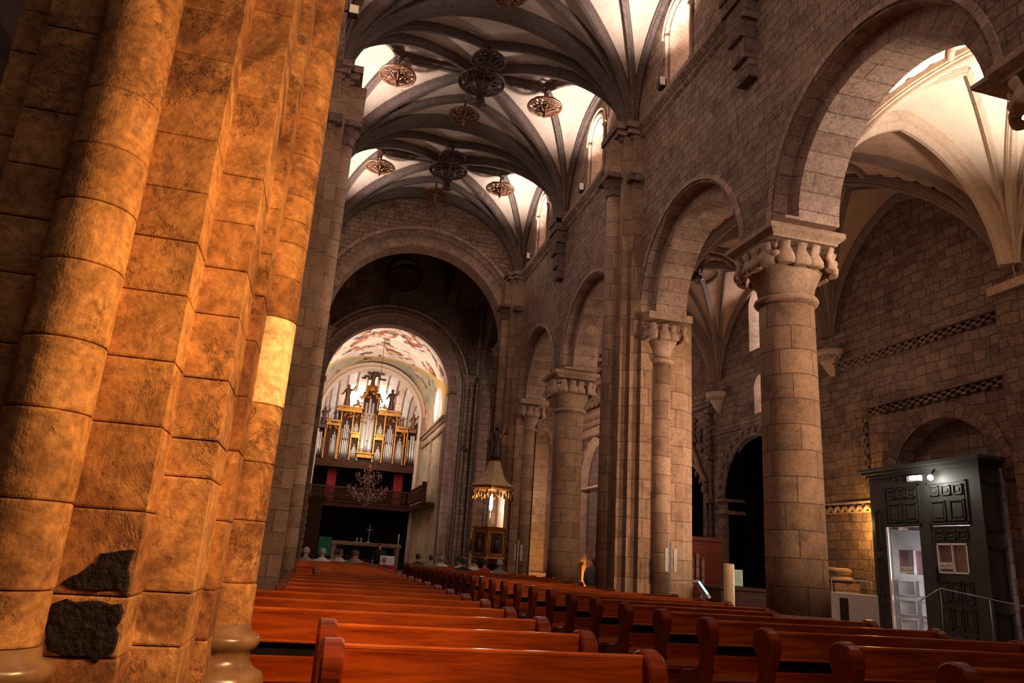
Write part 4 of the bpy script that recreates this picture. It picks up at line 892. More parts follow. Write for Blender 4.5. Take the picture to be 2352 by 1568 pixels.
for k in range(2):
    mb = MB(); rs = [[(-2.0 + k * 3.7 + .5 * j / 10, 1.6 - .03 * sin(j * 1.9), z) for j in range(11)] + [(-1.5 + k * 3.7 - .5 * j / 10, 1.66, z) for j in range(11)] for z in (.3, 1.2, 2.0)]
    mb.rings(rs, caps=True); mb.build('red_drape', RD, g)
s = thing('choir_stall', 'dark row of carved choir stalls in the shadow under the gallery', 'choir stall', (2.58, 43.5, .32))
mb = MB(); mb.box(-2.8, 2.8, 0, .5, 0, 2.9); mb.build('back', MAT['choirwood_shade'], s); mb = MB(); mb.box(-2.8, 2.8, -.6, 0, 0, .5); mb.build('seat', MAT['choirwood_shade'], s)
for k in range(9): mb = MB(); mb.box(-2.8 + k * .69, -2.72 + k * .69, -.6, 0, .5, 1.0); mb.build('armrest', MAT['choirwood_shade'], s)
# ---------------------------------------------------------------- pews
ENDP = [(0, 0), (.03, .3), (.0, .5), (-.05, .64), (-.10, .74), (-.125, .83), (-.10, .91), (-.03, .955), (.04, .96), (.11, .925), (.14, .86), (.13, .79), (.085, .72), (.06, .64), (.10, .55), (.20, .50), (.34, .49), (.44, .46), (.47, .40), (.45, .33), (.40, .25), (.41, .1), (.44, 0)]
pew_cache = {}
def smoothpoly(p, it=2):
    for _ in range(it):
        q = []
        for i in range(len(p)):
            a, b = p[i], p[(i + 1) % len(p)]
            if a[1] == 0 and b[1] == 0: q += [a, b]; continue
            q += [(a[0] * .75 + b[0] * .25, a[1] * .75 + b[1] * .25), (a[0] * .25 + b[0] * .75, a[1] * .25 + b[1] * .75)]
        p = q
    return p
EP = smoothpoly(ENDP, 1)
def endpanel(x0, x1):
    mb = MB(); b = .012; P = EP; Q = inset(EP, b)
    mb.rings([[(x0, y, z) for y, z in Q], [(x0 + b, y, z) for y, z in P], [(x1 - b, y, z) for y, z in P], [(x1, y, z) for y, z in Q]], caps=True); return mb
def make_pew(Lg, label, loc, group):
    if Lg in pew_cache: return dup(pew_cache[Lg], loc=loc, label=label, group=group)
    t = thing('church_pew', label, 'pew', loc, group=group)
    endpanel(0, .1).build('end_panel', MAT['pew_end'], t); endpanel(Lg - .1, Lg).build('end_panel', MAT['pew_end'], t)
    a, b = .08, Lg - .08
    def slat(y0, y1, z0, z1, name, sh=0.0):
        mb = MB(); c = .006
        mb.extrude([(y0 + sh, z0), (y0 + sh - .0 + .03, z0), (y1, z1), (y1 - .022, z1 + .006), (y1 - .03, z1 - .004)], a, b, 'x'); return mb.build(name, MAT['pew'], t)
    def board(poly, name, m='pew'): mb = MB(); mb.extrude(poly, a, b, 'x'); return mb.build(name, MAT[m], t)
    board([(-.05, .745), (-.025, .74), (.0, .925), (-.003, .932), (-.028, .93), (-.035, .925)], 'top_rail')
    board([(-.037, .922), (.002, .922), (.003, .932), (-.002, .938), (-.033, .939), (-.038, .933)], 'rail_sheen', 'pew_sheen')  # strip added as the bright sheen on the top edge
    board([(-.066, .728), (-.02, .728), (-.02, .742), (-.064, .746), (-.07, .738)], 'bottom_moulding', 'pew_sheen')
    board([(-.008, .5), (.002, .5), (.002, .9), (-.008, .9)], 'gap_shade', 'choirwood_shade')  # near-black board paints shade into the gap under the rail
    board([(-.035, .52), (-.01, .52), (-.02, .64), (-.03, .646), (-.05, .646), (-.055, .64)], 'lower_backboard')
    board([(-.11, .50), (-.03, .50), (-.03, .52), (-.11, .52)], 'book_ledge')
    board([(.0, .40), (.43, .42), (.45, .435), (.44, .455), (.0, .43)], 'seat')
    board([(-.25, .14), (-.08, .14), (-.08, .17), (-.25, .17)], 'kneeler', 'pew_end')
    board([(.0, .12), (.025, .12), (.025, .36), (.0, .36)], 'apron', 'pew_end')
    pew_cache[Lg] = t; return t
ordn = ['nearest', 'second', 'third', 'fourth', 'fifth', 'sixth', 'seventh', 'eighth', 'ninth', 'tenth', 'eleventh', 'twelfth', 'thirteenth', 'fourteenth', 'fifteenth', 'sixteenth', 'seventeenth', 'eighteenth', 'nineteenth', 'twentieth', 'twenty-first', 'twenty-second', 'twenty-third', 'twenty-fourth', 'twenty-fifth', 'twenty-sixth', 'twenty-seventh', 'twenty-eighth', 'twenty-ninth']
for k in range(23):
    y = 3.65 + .915 * k
    x0, x1 = (.12, 1.75) if k < 2 else ((.17, 1.75) if 10 <= k <= 13 else ((-.4 if k == 2 else -.72, 1.75) if k < 5 else (-.25, 1.75)))
    make_pew(round(x1 - x0, 2), 'varnished red wooden pew, %s from the camera in the left block' % ordn[k] if k else 'varnished red wooden pew nearest the camera at the bottom centre, left block', (x0, y, 0), 'pews left of the central aisle')
for k in range(28):
    y = 3.65 + .92 * k
    x1 = 6.05
    if 4 < k < 8: x1 = 5.95 if k != 5 else 5.45
    if 10 <= k <= 13: x1 = 5.3
    if k > 21: x1 = 5.3
    make_pew(round(x1 - 3.5, 2), 'red-brown wooden pew, %s from the camera in the right block' % ordn[k], (3.5, y, 0), 'pews right of the central aisle')

# ---------------------------------------------------------------- people
SK = plain('skin', (.55, .30, .2), .6, var=.08); 
def cloth(name, c): return plain(name, c, .85, var=.12, scale=10)
CL = {k: cloth(k + ' cloth', v) for k, v in dict(white=(.62, .60, .58), grey=(.22, .2, .2), black=(.02, .02, .022), red=(.42, .03, .04), orange=(.5, .16, .06), blue=(.20, .24, .27), mint=(.30, .42, .36), cream=(.6, .54, .42), navy=(.02, .025, .05)).items()}
HR = {'dark': plain('dark hair', (.018, .012, .01), .6), 'grey': plain('grey hair', (.3, .28, .27), .7), 'brown': plain('brown hair', (.09, .045, .02), .6)}
def skin_body(name, verts, edges, rad, mat, parent):
    me = bpy.data.meshes.new(name); me.from_pydata(verts, edges, []); o = bpy.data.objects.new(name, me); C.objects.link(o); o.parent = parent
    sk = o.modifiers.new('skin', 'SKIN'); 
    if not me.skin_vertices: 
        import bmesh
        bm = bmesh.new(); bm.from_mesh(me); bm.verts.layers.skin.verify(); bm.to_mesh(me); bm.free()
    for i, r in enumerate(rad): me.skin_vertices[0].data[i].radius = r if isinstance(r, tuple) else (r, r); me.skin_vertices[0].data[i].use_root = (i == 0)
    sk.branch_smoothing = .4; sb = o.modifiers.new('sub', 'SUBSURF'); sb.levels = 2; sb.render_levels = 2; me.materials.append(mat)
    for s_ in (sk,): s_.use_smooth_shade = True
    return o
def bake(o):
    dg = bpy.context.evaluated_depsgraph_get(); me = bpy.data.meshes.new_from_object(o.evaluated_get(dg)); o.modifiers.clear(); o.data = me; return o
def body(parent, pose, scale=1.0):
    S = lambda p: tuple(c * scale for c in p)
    if pose == 'seated':                                             # faces +y, hips at the origin height .5
        J = [(0, 0, .52), (0, .0, .72), (0, .02, .90), (0, .03, 1.0), (0, .035, 1.06), (0, .05, 1.12), (0, .06, 1.2), (0, .055, 1.25)]
        R_ = [(.15, .11), (.14, .10), (.17, .10), (.07, .06), (.052, .052), (.07, .085), (.078, .095), (.05, .06)]
        E_ = [(0, 1), (1, 2), (2, 3), (3, 4), (4, 5), (5, 6), (6, 7)]
        for e in (-1, 1):
            n = len(J); J += [(e * .17, .02, .94), (e * .22, .06, .72), (e * .15, .25, .60), (e * .12, .32, .59)]; R_ += [.055, .045, .035, .035]; E_ += [(2, n), (n, n + 1), (n + 1, n + 2), (n + 2, n + 3)]
            n = len(J); J += [(e * .1, .2, .52), (e * .11, .44, .5), (e * .11, .44, .1), (e * .11, .56, .04)]; R_ += [.09, .065, .045, .035]; E_ += [(0, n), (n, n + 1), (n + 1, n + 2), (n + 2, n + 3)]
    else:
        J = [(0, 0, .95), (0, 0, 1.12), (0, 0, 1.34), (0, 0, 1.44), (0, 0, 1.49), (0, .01, 1.55), (0, .015, 1.63), (0, .01, 1.68)]
        R_ = [(.145, .11), (.13, .1), (.17, .105), (.07, .06), (.052, .052), (.07, .085), (.078, .095), (.05, .06)]
        E_ = [(0, 1), (1, 2), (2, 3), (3, 4), (4, 5), (5, 6), (6, 7)]
        for e in (-1, 1):
            n = len(J); hx = (.24, .12, 1.2) if e > 0 else (.27, .03, .95)
            J += [(e * .18, 0, 1.38), (e * .25, .02, 1.12), (e * hx[0], hx[1], hx[2]), (e * (hx[0] - .02), hx[1] + .07, hx[2] + .0)] if False else [(e * .18, 0, 1.38), (e * .24, -.01, 1.12), (e * .22, .14, .92), (e * .2, .2, .87)]
            R_ += [.055, .045, .032, .03]; E_ += [(2, n), (n, n + 1), (n + 1, n + 2), (n + 2, n + 3)]
            n = len(J); J += [(e * .1, 0, .88), (e * .11, e * .04, .5), (e * .12, e * .05 - .03, .09), (e * .12, e * .05 + .1, .04)]; R_ += [.095, .065, .045, .038]; E_ += [(0, n), (n, n + 1), (n + 1, n + 2), (n + 2, n + 3)]
            m = n - 1                                                # fingers
            for f in range(5):
                q = J[m]; k = len(J); dx = (f - 2) * .018; J += [(q[0] + dx, q[1] + .045 - .006 * abs(f - 2), q[2] - .02), (q[0] + dx * 1.1, q[1] + .075 - .01 * abs(f - 2), q[2] - .045)]; R_ += [.011, .009]; E_ += [(m, k), (k, k + 1)]
    return bake(skin_body('body', [S(j) for j in J], E_, [tuple(c * scale for c in r) if isinstance(r, tuple) else r * scale for r in R_], SK, parent))
PT = {}
def clothes(parent, pose, name, mat, part):
    mb = MB()
    def ringz(x, y, z, rx, ry, n=16): return [(x + rx * cos(2 * PI * k / n), y + ry * sin(2 * PI * k / n), z) for k in range(n)]
    if pose == 'seated':
        mb.rings([ringz(0, 0, .47, .2, .15), ringz(0, 0, .56, .205, .155), ringz(0, 0, .72, .185, .145), ringz(0, .02, .88, .225, .14), ringz(0, .03, .96, .21, .12), ringz(0, .03, 1.01, .12, .09), ringz(0, .035, 1.04, .075, .07)], caps=True, smooth=True)
        for e in (-1, 1): mb.tube([(e * .16, .02, .96), (e * .2, .03, .86), (e * .235, .06, .72), (e * .2, .16, .65)], [.07, .075, .065, .055], 10)
    elif part == 'top':
        mb.rings([ringz(0, 0, .88, .19, .145), ringz(0, 0, 1.1, .175, .135), ringz(0, 0, 1.3, .225, .14), ringz(0, 0, 1.39, .205, .12), ringz(0, 0, 1.44, .11, .085), ringz(0, 0, 1.465, .07, .066)], caps=True, smooth=True)
        for e in (-1, 1): mb.tube([(e * .16, 0, 1.39), (e * .215, 0, 1.28), (e * .245, -.01, 1.12), (e * .235, .06, 1.02)], [.07, .07, .06, .055], 10)
    else:
        mb.rings([ringz(0, 0, .78, .18, .15), ringz(0, 0, .9, .18, .14), ringz(0, 0, .97, .17, .13)], caps=True, smooth=True)
        for e in (-1, 1): mb.tube([(e * .095, 0, .9), (e * .105, e * .03, .6), (e * .115, e * .04, .42), (e * .12, e * .04, .16)], [.1, .085, .07, .065], 12)
    return mb.build(name, mat, parent)
def hair(parent, c, mat):
    mb = MB(); n = 14; rs = []
    for j in range(8):
        t = PI / 2 * j / 7; z = .105 * sin(t); r = .1 * cos(t) + .003
        rs.append([(c[0] + r * .92 * cos(2 * PI * k / n), c[1] + r * 1.12 * sin(2 * PI * k / n) - .012, c[2] + z - (.06 * max(0, -sin(2 * PI * k / n)) * (1 - j / 7))) for k in range(n)])
    mb.rings(rs, caps=True, smooth=True); o = mb.build('hair', mat, parent)
    mb = MB(); mb.ball((c[0], c[1] + .1, c[2] - .03), (.013, .02, .02), 6, 5)
    for e in (-1, 1): mb.ball((c[0] + e * .082, c[1] + .01, c[2] - .03), (.012, .02, .03), 6, 5)
    mb.build('face_detail', SK, parent)
    mb = MB(); [mb.ball((c[0] + e * .03, c[1] + .088, c[2] - .005), (.012, .01, .008), 6, 4) for e in (-1, 1)]; mb.box(c[0] - .025, c[0] + .025, c[1] + .085, c[1] + .093, c[2] - .075, c[2] - .067); mb.build('eye', HR['dark'], parent)
seat_proto = None
def seated(x, y, top, hr, label, rz=0, dz=0.0):
    global seat_proto
    if seat_proto is None:
        t = thing('person', label, 'person', (x, y, dz), rz, 'people seated in the pews')
        body(t, 'seated'); clothes(t, 'seated', 'shirt', CL['white'], 'top'); hair(t, (0, .06, 1.19), HR['dark']); seat_proto = t
    else: t = dup(seat_proto, loc=(x, y, dz), rz=rz, label=label, group='people seated in the pews')
    for c in t.children:
        nm = c.name.split('.')[0]
        if nm in ('shirt', 'hair'):
            c.material_slots[0].link = 'OBJECT'; c.material_slots[0].material = CL[top] if nm == 'shirt' else HR[hr]
def row(k, base): return 3.65 + base * k + .22
ppl = [(3.8, row(25, .92), 'black', 'dark', 'person in black seated at the aisle end of a far right pew'), (4.1, row(24, .92), 'grey', 'dark', 'person in dark grey seated near the aisle, right block'), (4.45, row(24, .92), 'white', 'grey', 'grey-haired person in a white top seated beside the aisle group'),
       (4.95, row(23, .92), 'cream', 'brown', 'person in cream with a lit pale face, right block'), (5.05, row(24, .92), 'black', 'dark', 'person in black next to the one in cream, right block'), (5.0, row(21, .92), 'white', 'dark', 'dark-haired person with white shirt shoulders, middle of right group'),
       (4.3, row(19, .92), 'black', 'dark', 'person in black behind the pulpit stairs, right group'), (4.9, row(19, .92), 'red', 'dark', 'person in a red top seated below the pulpit'), (5.1, row(18, .92), 'grey', 'grey', 'rightmost person in grey seated below the pulpit'),
       (.0, row(19, .915), 'grey', 'grey', 'leftmost seated person with grey hair beside the dark pier'), (.45, row(20, .915), 'white', 'grey', 'person in pale top seated under the green cloth'), (.95, row(21, .915), 'white', 'brown', 'person in white seated below the left end of the altar'),
       (.9, row(22, .915), 'orange', 'brown', 'person in an orange top seated in front of the altar'), (1.3, row(22, .915) - .915 * 2, 'grey', 'brown', 'person in grey seated left of centre before the altar'), (1.5, row(22, .915), 'orange', 'dark', 'person in dull orange seated at the aisle end, left block')]
for x, y, c, h, l in ppl: seated(x, y, c, h, l, random.uniform(-.3, .3))
def standing(x, y, top, leg, hr, label, rz=0, s=1.0):
    t = thing('person', label, 'person', (x, y, 0), rz, None); body(t, 'standing'); clothes(t, 'standing', 'shirt', CL[top], 'top'); clothes(t, 'standing', 'trousers', CL[leg], 'bottom'); hair(t, (0, .012, 1.62), HR[hr]); t.scale = (s, s, s)
    mb = MB(); [mb.bbox(e * .12 - .05, e * .12 + .05, e * .05 - .09, e * .05 + .19, 0, .075, .02) for e in (-1, 1)]; mb.build('shoe', HR['dark'], t)
standing(2.68, 29.6, 'black', 'cream', 'brown', 'person in a black jacket and pale trousers standing in the aisle by the sign', PI * .9, .92)
standing(6.15, 16.05, 'blue', 'mint', 'grey', 'person in a blue-grey shirt and pale green trousers leaning beside the clustered pier', -.9, .9)

# ---------------------------------------------------------------- altar, sign, chandelier, pulpit
t = thing('altar_table', 'pale stone altar table on two legs before the choir', 'altar', (2.75, 38, .32))
mb = MB(); mb.bbox(-1.65, 1.65, -.45, .45, 1.13, 1.3, .02); mb.build('table_top', MAT['carved'], t)
for e in (-1, 1): mb = MB(); mb.bbox(e * 1.5 - .1, e * 1.5 + .1, -.35, .35, 0, 1.13, .02); mb.build('leg', MAT['carved'], t)
mb = MB(); mb.box(-.9, -.3, .1, .2, .2, .7); mb.box(-.2, .4, -.1, .3, .1, .55); mb.build('relief_panel', MAT['dkwood'], t)
t = thing('altar_crucifix', 'slim dark crucifix standing on the altar table', 'crucifix', (2.85, 38, 1.62))
mb = MB(); mb.lathe([(.12, 0), (.1, .03), (.02, .06), (.02, .1)], n=12); mb.box(-.014, .014, -.014, .014, .08, .85); mb.box(-.16, .16, -.012, .012, .6, .63); mb.ball((0, -.03, .52), (.03, .02, .12)); mb.build('cross', MAT['steel'], t)
for k, x in enumerate((2.3, 2.5, 4.3)):
    t = thing('altar_candle', ['small white candle left of the crucifix', 'short candle beside the crucifix foot', 'tall orange-lit candle at the right end of the altar'][k], 'candle', (x, 38, 1.62), group='candles on the altar')
    mb = MB(); mb.lathe([(.06, 0), (.05, .03), (.02, .05)], n=10); mb.build('holder', MAT['steel'], t); mb = MB(); mb.lathe([(.03, .04), (.03, .2 if k < 2 else .5)], n=10); mb.build('wax', MAT['creamtrim'], t)
t = thing('lectern', 'lectern draped with a bright green cloth left of the altar', 'lectern', (.78, 36, .32))
mb = MB(); mb.box(-.2, .2, -.15, .15, 0, 1.1); mb.box(-.3, .3, -.25, .2, 1.1, 1.18); mb.build('stand', MAT['dkwood'], t)
GR = plain('green cloth', (.03, .22, .13), .8, var=.25, scale=5)
mb = MB(); rs = []
for z in (1.42, 1.3, 1.0, .7, .62): rs.append([(-.28 + .56 * k / 12, -.28 - .02 * sin(k * 1.6) * (1.4 - z) * 1.2 - (0 if z < 1.41 else -.3), z) for k in range(13)] + [(.28 - .56 * k / 12, -.25, z + .0) for k in range(13)])
mb.rings(rs, caps=True); mb.build('cloth', GR, t)
t = thing('side_shrine', 'small dark shrine with orange glowing panels at the foot of the left crossing pier', 'shrine', (-.35, 31.5, 0))
mb = MB(); mb.box(-.1, .75, 0, .6, 0, 3.1); mb.box(-.2, .85, -.08, .6, 3.1, 3.25); mb.build('body', MAT['dkwood'], t)
mb = MB()
for k in range(7): mb.box(.0, .2, -.03, 0, 1.0 + k * .28, 1.2 + k * .28)
mb.build('gilded_panel', MAT['gold'], t)
t = thing('no_photo_sign', 'white sign with a red prohibition circle on a stand in the aisle', 'sign', (2.9, 28.6, 0))
mb = MB(); mb.bbox(-.26, .26, -.015, .015, .82, 1.14, .006); mb.build('board', MAT['white'], t)
RED = plain('red paint', (.6, .02, .04), .5)
mb = MB(); mb.tube([(-.11 + .105 * cos(2 * PI * k / 24), -.022, .98 + .105 * sin(2 * PI * k / 24)) for k in range(25)], .013, 6); mb.tube([(-.11 - .07, -.022, .98 + .07), (-.11 + .07, -.022, .98 - .07)], .011, 6); mb.build('prohibition_ring', RED, t)
mb = MB(); mb.ball((-.11, -.018, .97), (.045, .006, .055)); mb.box(-.13, -.09, -.024, -.014, 1.0, 1.045); mb.build('pictogram', MAT['black'], t)
mb = MB(); [mb.box(.05, .2 - .03 * (k % 2), -.017, -.0145, 1.05 - k * .05, 1.062 - k * .05) for k in range(4)]; mb.build('text_line', plain('faint red text', (.5, .25, .25), .6), t)
mb = MB(); mb.lathe([(.2, 0), (.2, .03), (.02, .05), (.02, .84)], n=16); mb.build('stand', MAT['steel'], t)
mb = MB(); mb.box(-.5, .6, .5, .56, .35, .8); o = mb.build('aisle_barrier', RED); o.location = (2.75, 28.5, 0); tag(o, 'low red barrier panel under the white sign', 'barrier')
for v in o.data.vertices: v.co.z -= 0
mb = MB(); [mb.box(x, x + .05, .5, .56, 0, .35) for x in (-.5, .55)]; mb.build('leg', RED, o)
t = thing('crystal_chandelier', 'large crystal chandelier hanging by a long cord before the organ', 'chandelier', (2.45, 37.0, 4.4))
mb = MB(); mb.tube([(0, 0, .9), (0, 0, 7.2)], .012, 6); mb.build('cord', MAT['iron'], t)
mb = MB(); mb.lathe([(.02, -1.0), (.09, -.85), (.04, -.7), (.16, -.4), (.07, -.2), (.1, .1), (.05, .4), (.12, .6), (.03, .9)], n=12); mb.build('stem', MAT['bossgold'], t)
CRY = plain('cut crystal', (.75, .62, .55), .12, .3, var=.3)
for j, (r, z, n) in enumerate(((.95, -.45, 14), (.6, .15, 10))):
    for k in range(n):
        a = 2 * PI * k / n
        mb = MB(); mb.tube([(.06 * cos(a), .06 * sin(a), z), (r * .5 * cos(a), r * .5 * sin(a), z - .22), (r * .9 * cos(a), r * .9 * sin(a), z - .05), (r * cos(a), r * sin(a), z + .08)], .018, 6); mb.lathe([(.03, .08), (.07, .12), (.02, .13), (.02, .28)], (r * cos(a), r * sin(a), z), 8); mb.build('arm', MAT['bossgold'], t)
mb = MB()
for k in range(240):
    a = random.uniform(0, 2 * PI); r = random.uniform(.1, .95); z = -.55 - (1 - r) * .5 + random.uniform(-.12, .3) if k % 3 else random.uniform(-.2, .6); r = r if k % 3 else r * .5
    mb.ball((r * cos(a), r * sin(a), z), (.018, .018, .035), 5, 3)
o = mb.build('crystal_drops', CRY, t); o['kind'] = 'stuff'

t = thing('pulpit', 'gilded hexagonal pulpit with curved canopy and glowing lamp at the crossing pier', 'pulpit', (5.51, 23.6, 0))
hexa = lambda r, z, a=.2: [(r * cos(a + PI / 3 * k), r * sin(a + PI / 3 * k), z) for k in range(6)]
PCR = plain('aged cream painted canopy', (.55, .38, .2), .5, var=.25)
mb = MB(); rs = [hexa(r, z) for r, z in ((.76, 3.5), (.73, 3.54), (.56, 3.62), (.42, 3.76), (.32, 3.95), (.25, 4.15), (.2, 4.3))]
mb.rings(rs, caps=True); mb.build('canopy', PCR, t)
mb = MB(); mb.rings([hexa(.66, 3.36), hexa(.74, 3.42), hexa(.76, 3.5), hexa(.7, 3.52)], caps=True)
for k in range(36): a = 2 * PI * k / 36; mb.ball((.64 * cos(a), .64 * sin(a), 3.28 - .05 * (k % 3)), (.04, .04, .1), 6, 4)
mb.build('gilded_fringe', MAT['gold'], t); mb = MB(); mb.rings([hexa(.16, 4.28), hexa(.2, 4.33), hexa(.12, 4.38)], caps=True); mb.build('finial', MAT['gold'], t)
mb = MB(); mb.rings([hexa(.5, 1.22), hexa(.6, 1.3), hexa(.56, 1.36), hexa(.56, 2.12), hexa(.6, 2.18), hexa(.62, 2.24)], caps=True); mb.build('parapet', MAT['gold'], t)
for k in range(6):
    a0, a1 = .2 + PI / 3 * k, .2 + PI / 3 * (k + 1); p, q_ = Vector((.575 * cos(a0), .575 * sin(a0), 0)), Vector((.575 * cos(a1), .575 * sin(a1), 0)); m_ = (p + q_) / 2; d = (q_ - p).normalized(); nn = m_.normalized()
    mb = MB(); P = lambda u, z, o_: tuple(m_ + d * u + nn * o_ + Vector((0, 0, z)))
    for u0, u1, z0, z1 in ((-.24, -.2, 1.4, 2.1), (.2, .24, 1.4, 2.1), (-.24, .24, 1.4, 1.45), (-.24, .24, 2.05, 2.1)):
        mb.rings([[P(u0, z0, .0), P(u1, z0, .0), P(u1, z1, .0), P(u0, z1, .0)], [P(u0, z0, .03), P(u1, z0, .03), P(u1, z1, .03), P(u0, z1, .03)]], caps=True)
    mb.build('panel_frame', MAT['gold'], t)
    mb = MB(); mb.rings([[P(-.2, 1.45, .0), P(.2, 1.45, .0), P(.2, 2.05, .0), P(-.2, 2.05, .0)], [P(-.2, 1.45, .005), P(.2, 1.45, .005), P(.2, 2.05, .005), P(-.2, 2.05, .005)]], caps=True)
    c = m_ + nn * .03; mb.ball((c.x, c.y, 1.95), .05, 8, 6); mb.lathe([(.09, 1.5), (.08, 1.7), (.06, 1.88)], (c.x, c.y, 0), 10); mb.build('saint_relief', MAT['bossdark'], t)
mb = MB(); mb.lathe([(.5, 1.22), (.3, 1.05), (.12, .95), (.1, .2), (.3, .05), (.3, 0)], n=12); mb.build('pedestal', MAT['dkwood'], t)
mb = MB(); mb.box(.3, .42, -.4, .4, 2.2, 3.4); mb.build('back_panel', MAT['carved'], t)
LAMP = emis('white lamp tube', (1, .97, .93), 60)
mb = MB(); mb.lathe([(.01, 2.75), (.045, 2.78), (.045, 3.22), (.01, 3.25)], (-.1, -.28, 0), 12); mb.build('lamp_tube', LAMP, t)
mb = MB(); mb.tube([(-.1, -.28, 2.3), (-.1, -.28, 2.78)], .012, 6); mb.build('lamp_stem', MAT['gold'], t)
t = thing('saint_statue', 'dark polychrome saint with a small cross on top of the pulpit canopy', 'statue', (5.51, 23.6, 4.38))
mb = MB(); figure(mb, 0, 0, 0, 1.15); mb.build('figure', MAT['bossdark'], t); mb = MB(); mb.tube([(-.3, -.15, .2), (-.3, -.15, 1.55)], .012, 6); mb.box(-.02 + .12, .02 + .12, -.3, -.28, .5, .85); mb.box(.02, .22, -.3, -.28, .7, .74); mb.build('staff', MAT['gold'], t)

# ---------------------------------------------------------------- vault pendant discs
def disc(r, name, label, loc, mat, big=False):
    t = thing(name, label, 'ceiling boss', loc, group='openwork ceiling bosses')
    mb = MB(); RN, n = 7, 48                                         # openwork: polar cells, some left open, each solid cell has thickness
    for j in range(RN):
        r0, r1 = r * (.12 + .88 * j / RN), r * (.12 + .88 * (j + 1) / RN)
        for k in range(n):
            if 1 <= j < RN - 1 and ((k + (j * 3)) % 4 == 0 or (k * 7 + j * 5) % 11 == 3): continue
            a0, a1 = 2 * PI * k / n, 2 * PI * (k + 1) / n; zz = lambda q: -.035 * (1 - (q / r) ** 2) - .022 * sin(j * 2.1 + k * .8)
            p = [(q * cos(a), q * sin(a), zz(q)) for q, a in ((r0, a0), (r1, a0), (r1, a1), (r0, a1))]
            mb.rings([[(x, y, z + .03) for x, y, z in p], p], caps=True)
    mb.build('openwork_disc', mat, t)
    mb = MB(); mb.tube([(r * cos(2 * PI * k / 32), r * sin(2 * PI * k / 32), 0) for k in range(33)], .03, 8); mb.build('rim', mat, t)
    mb = MB(); h = .5 if big else .32
    mb.lathe([(.03, .45), (.05, .1), (.14, -.03), (.15, -.07), (.06, -.12), (.08, -.17), (.035, -.22), (.05, -.27), (.015, -h), (.005, -h - .06)] if not big else [(.04, .5), (.08, .1), (.3, -.05), (.26, -.15), (.12, -.3), (.1, -.45), (.15, -.6), (.18, -.68), (.1, -.7)], n=16)
    for k in range(8): a = 2 * PI * k / 8; q = .28 if big else .18; mb.tube([(q * 1.6 * cos(a), q * 1.6 * sin(a), -.03), (q * cos(a), q * sin(a), -.09), (q * .4 * cos(a), q * .4 * sin(a), -.42 if big else -.16)], .02, 6)
    mb.build('finial', mat, t); return t
for k, (by, zf) in enumerate(bays[2:5]):
    if k == 0: nm = 'highest bay cut by the top of the picture'
    else: nm = ['', 'nearer fully visible bay', 'farther bay'][k]
    y = by - .15
    if k > 0: disc(.62, 'ceiling_boss', 'large dark openwork boss at the centre of the %s' % nm, (CX + .15, y, 13.58), MAT['bossdark'], True)
    for dx, dy, w_, m_ in ((-2.02, .05, 'left', 'bossgold'), (2.02, .05, 'right', 'bossgold'), (0, -1.2, 'front', 'bossdark'), (0, 1.25, 'rear', 'bossgold')):
        if k == 0 and w_ != 'rear': continue
        disc(.46 if dx else .42, 'ceiling_boss', 'openwork carved disc, %s one of the %s' % (w_, nm), (CX - .05 + dx + (.13 if w_ == 'front' else 0), y + dy, 13.28 + (.1 if w_ == 'front' else 0)), MAT[m_])
# floodlights on the cornice
fl_pos = [(6.13, 12.86, 11.26, 1), (6.13, 17.95, 11.26, 1), (6.13, 23.3, 11.26, 1)]
for k, (x, y, z, e) in enumerate(fl_pos):
    t = thing('floodlight', 'small square floodlight on the cornice under the %s window' % ('nearest', 'second', 'third')[k], 'floodlight', (x, y, z), group='floodlights on the cornice')
    mb = MB(); mb.bbox(-.06, .05, -.12, .12, .06, .24, .01); mb.build('housing', MAT['black'], t)
    mb = MB(); mb.box(-.11, .0, -.135, -.121, .05, .25); mb.build('lens', MAT['creamtrim'], t); mb = MB(); mb.box(-.02, .02, -.02, .02, 0, .07); mb.build('bracket', MAT['iron'], t)

t = thing('floodlight', 'small white square floodlight on the golden pier, high at its right edge', 'floodlight', (-.2, 5.25, 5.5)); mb = MB(); mb.box(-.04, .04, 0, .07, -.04, .04); mb.build('housing', MAT['black'], t); mb = MB(); mb.box(-.035, .035, -.01, 0, -.035, .035); mb.build('lens', MAT['white'], t); mb = MB(); mb.tube([(-.02, .04, 0), (-.25, .04, 0)], .01, 6); mb.build('bracket', MAT['iron'], t)
# ---------------------------------------------------------------- door vestibule
k_ = thing('door_vestibule', 'dark grey-green panelled wooden door vestibule with cornice against the aisle wall', 'vestibule', (XO, 11.9, 0))
def KB(mb, y0, y1, z0, z1, d0=.45, d1=.45 + .0, x=None): mb.box(-d1, -d0, y0 - 11.9, y1 - 11.9, z0, z1)
mb = MB()
KB(mb, 10.55, 10.85, 0, 3.4, .37, .45); KB(mb, 12.85, 13.25, 0, 3.4, .37, .45); KB(mb, 10.85, 12.85, 2.42, 3.4, .37, .45); KB(mb, 11.74, 12.0, 0, 2.42, .37, .45)
mb.box(-.44, -.0, 13.17 - 11.9, 13.245 - 11.9, 0, 3.39); mb.box(-.44, 0, 10.555 - 11.9, 10.63 - 11.9, 0, 3.39); mb.box(-.44, 0, -1.34, 1.34, 3.3, 3.395); mb.build('carcass', MAT['door'], k_)
mb = MB()
for z0, z1, w in ((3.4, 3.46, .04), (3.46, 3.52, .1), (3.52, 3.58, .15)): mb.box(-.45 - w, 0, -1.35 - w, 1.35 + w, z0, z1)
mb.build('cornice', MAT['door'], k_)
mb = MB()
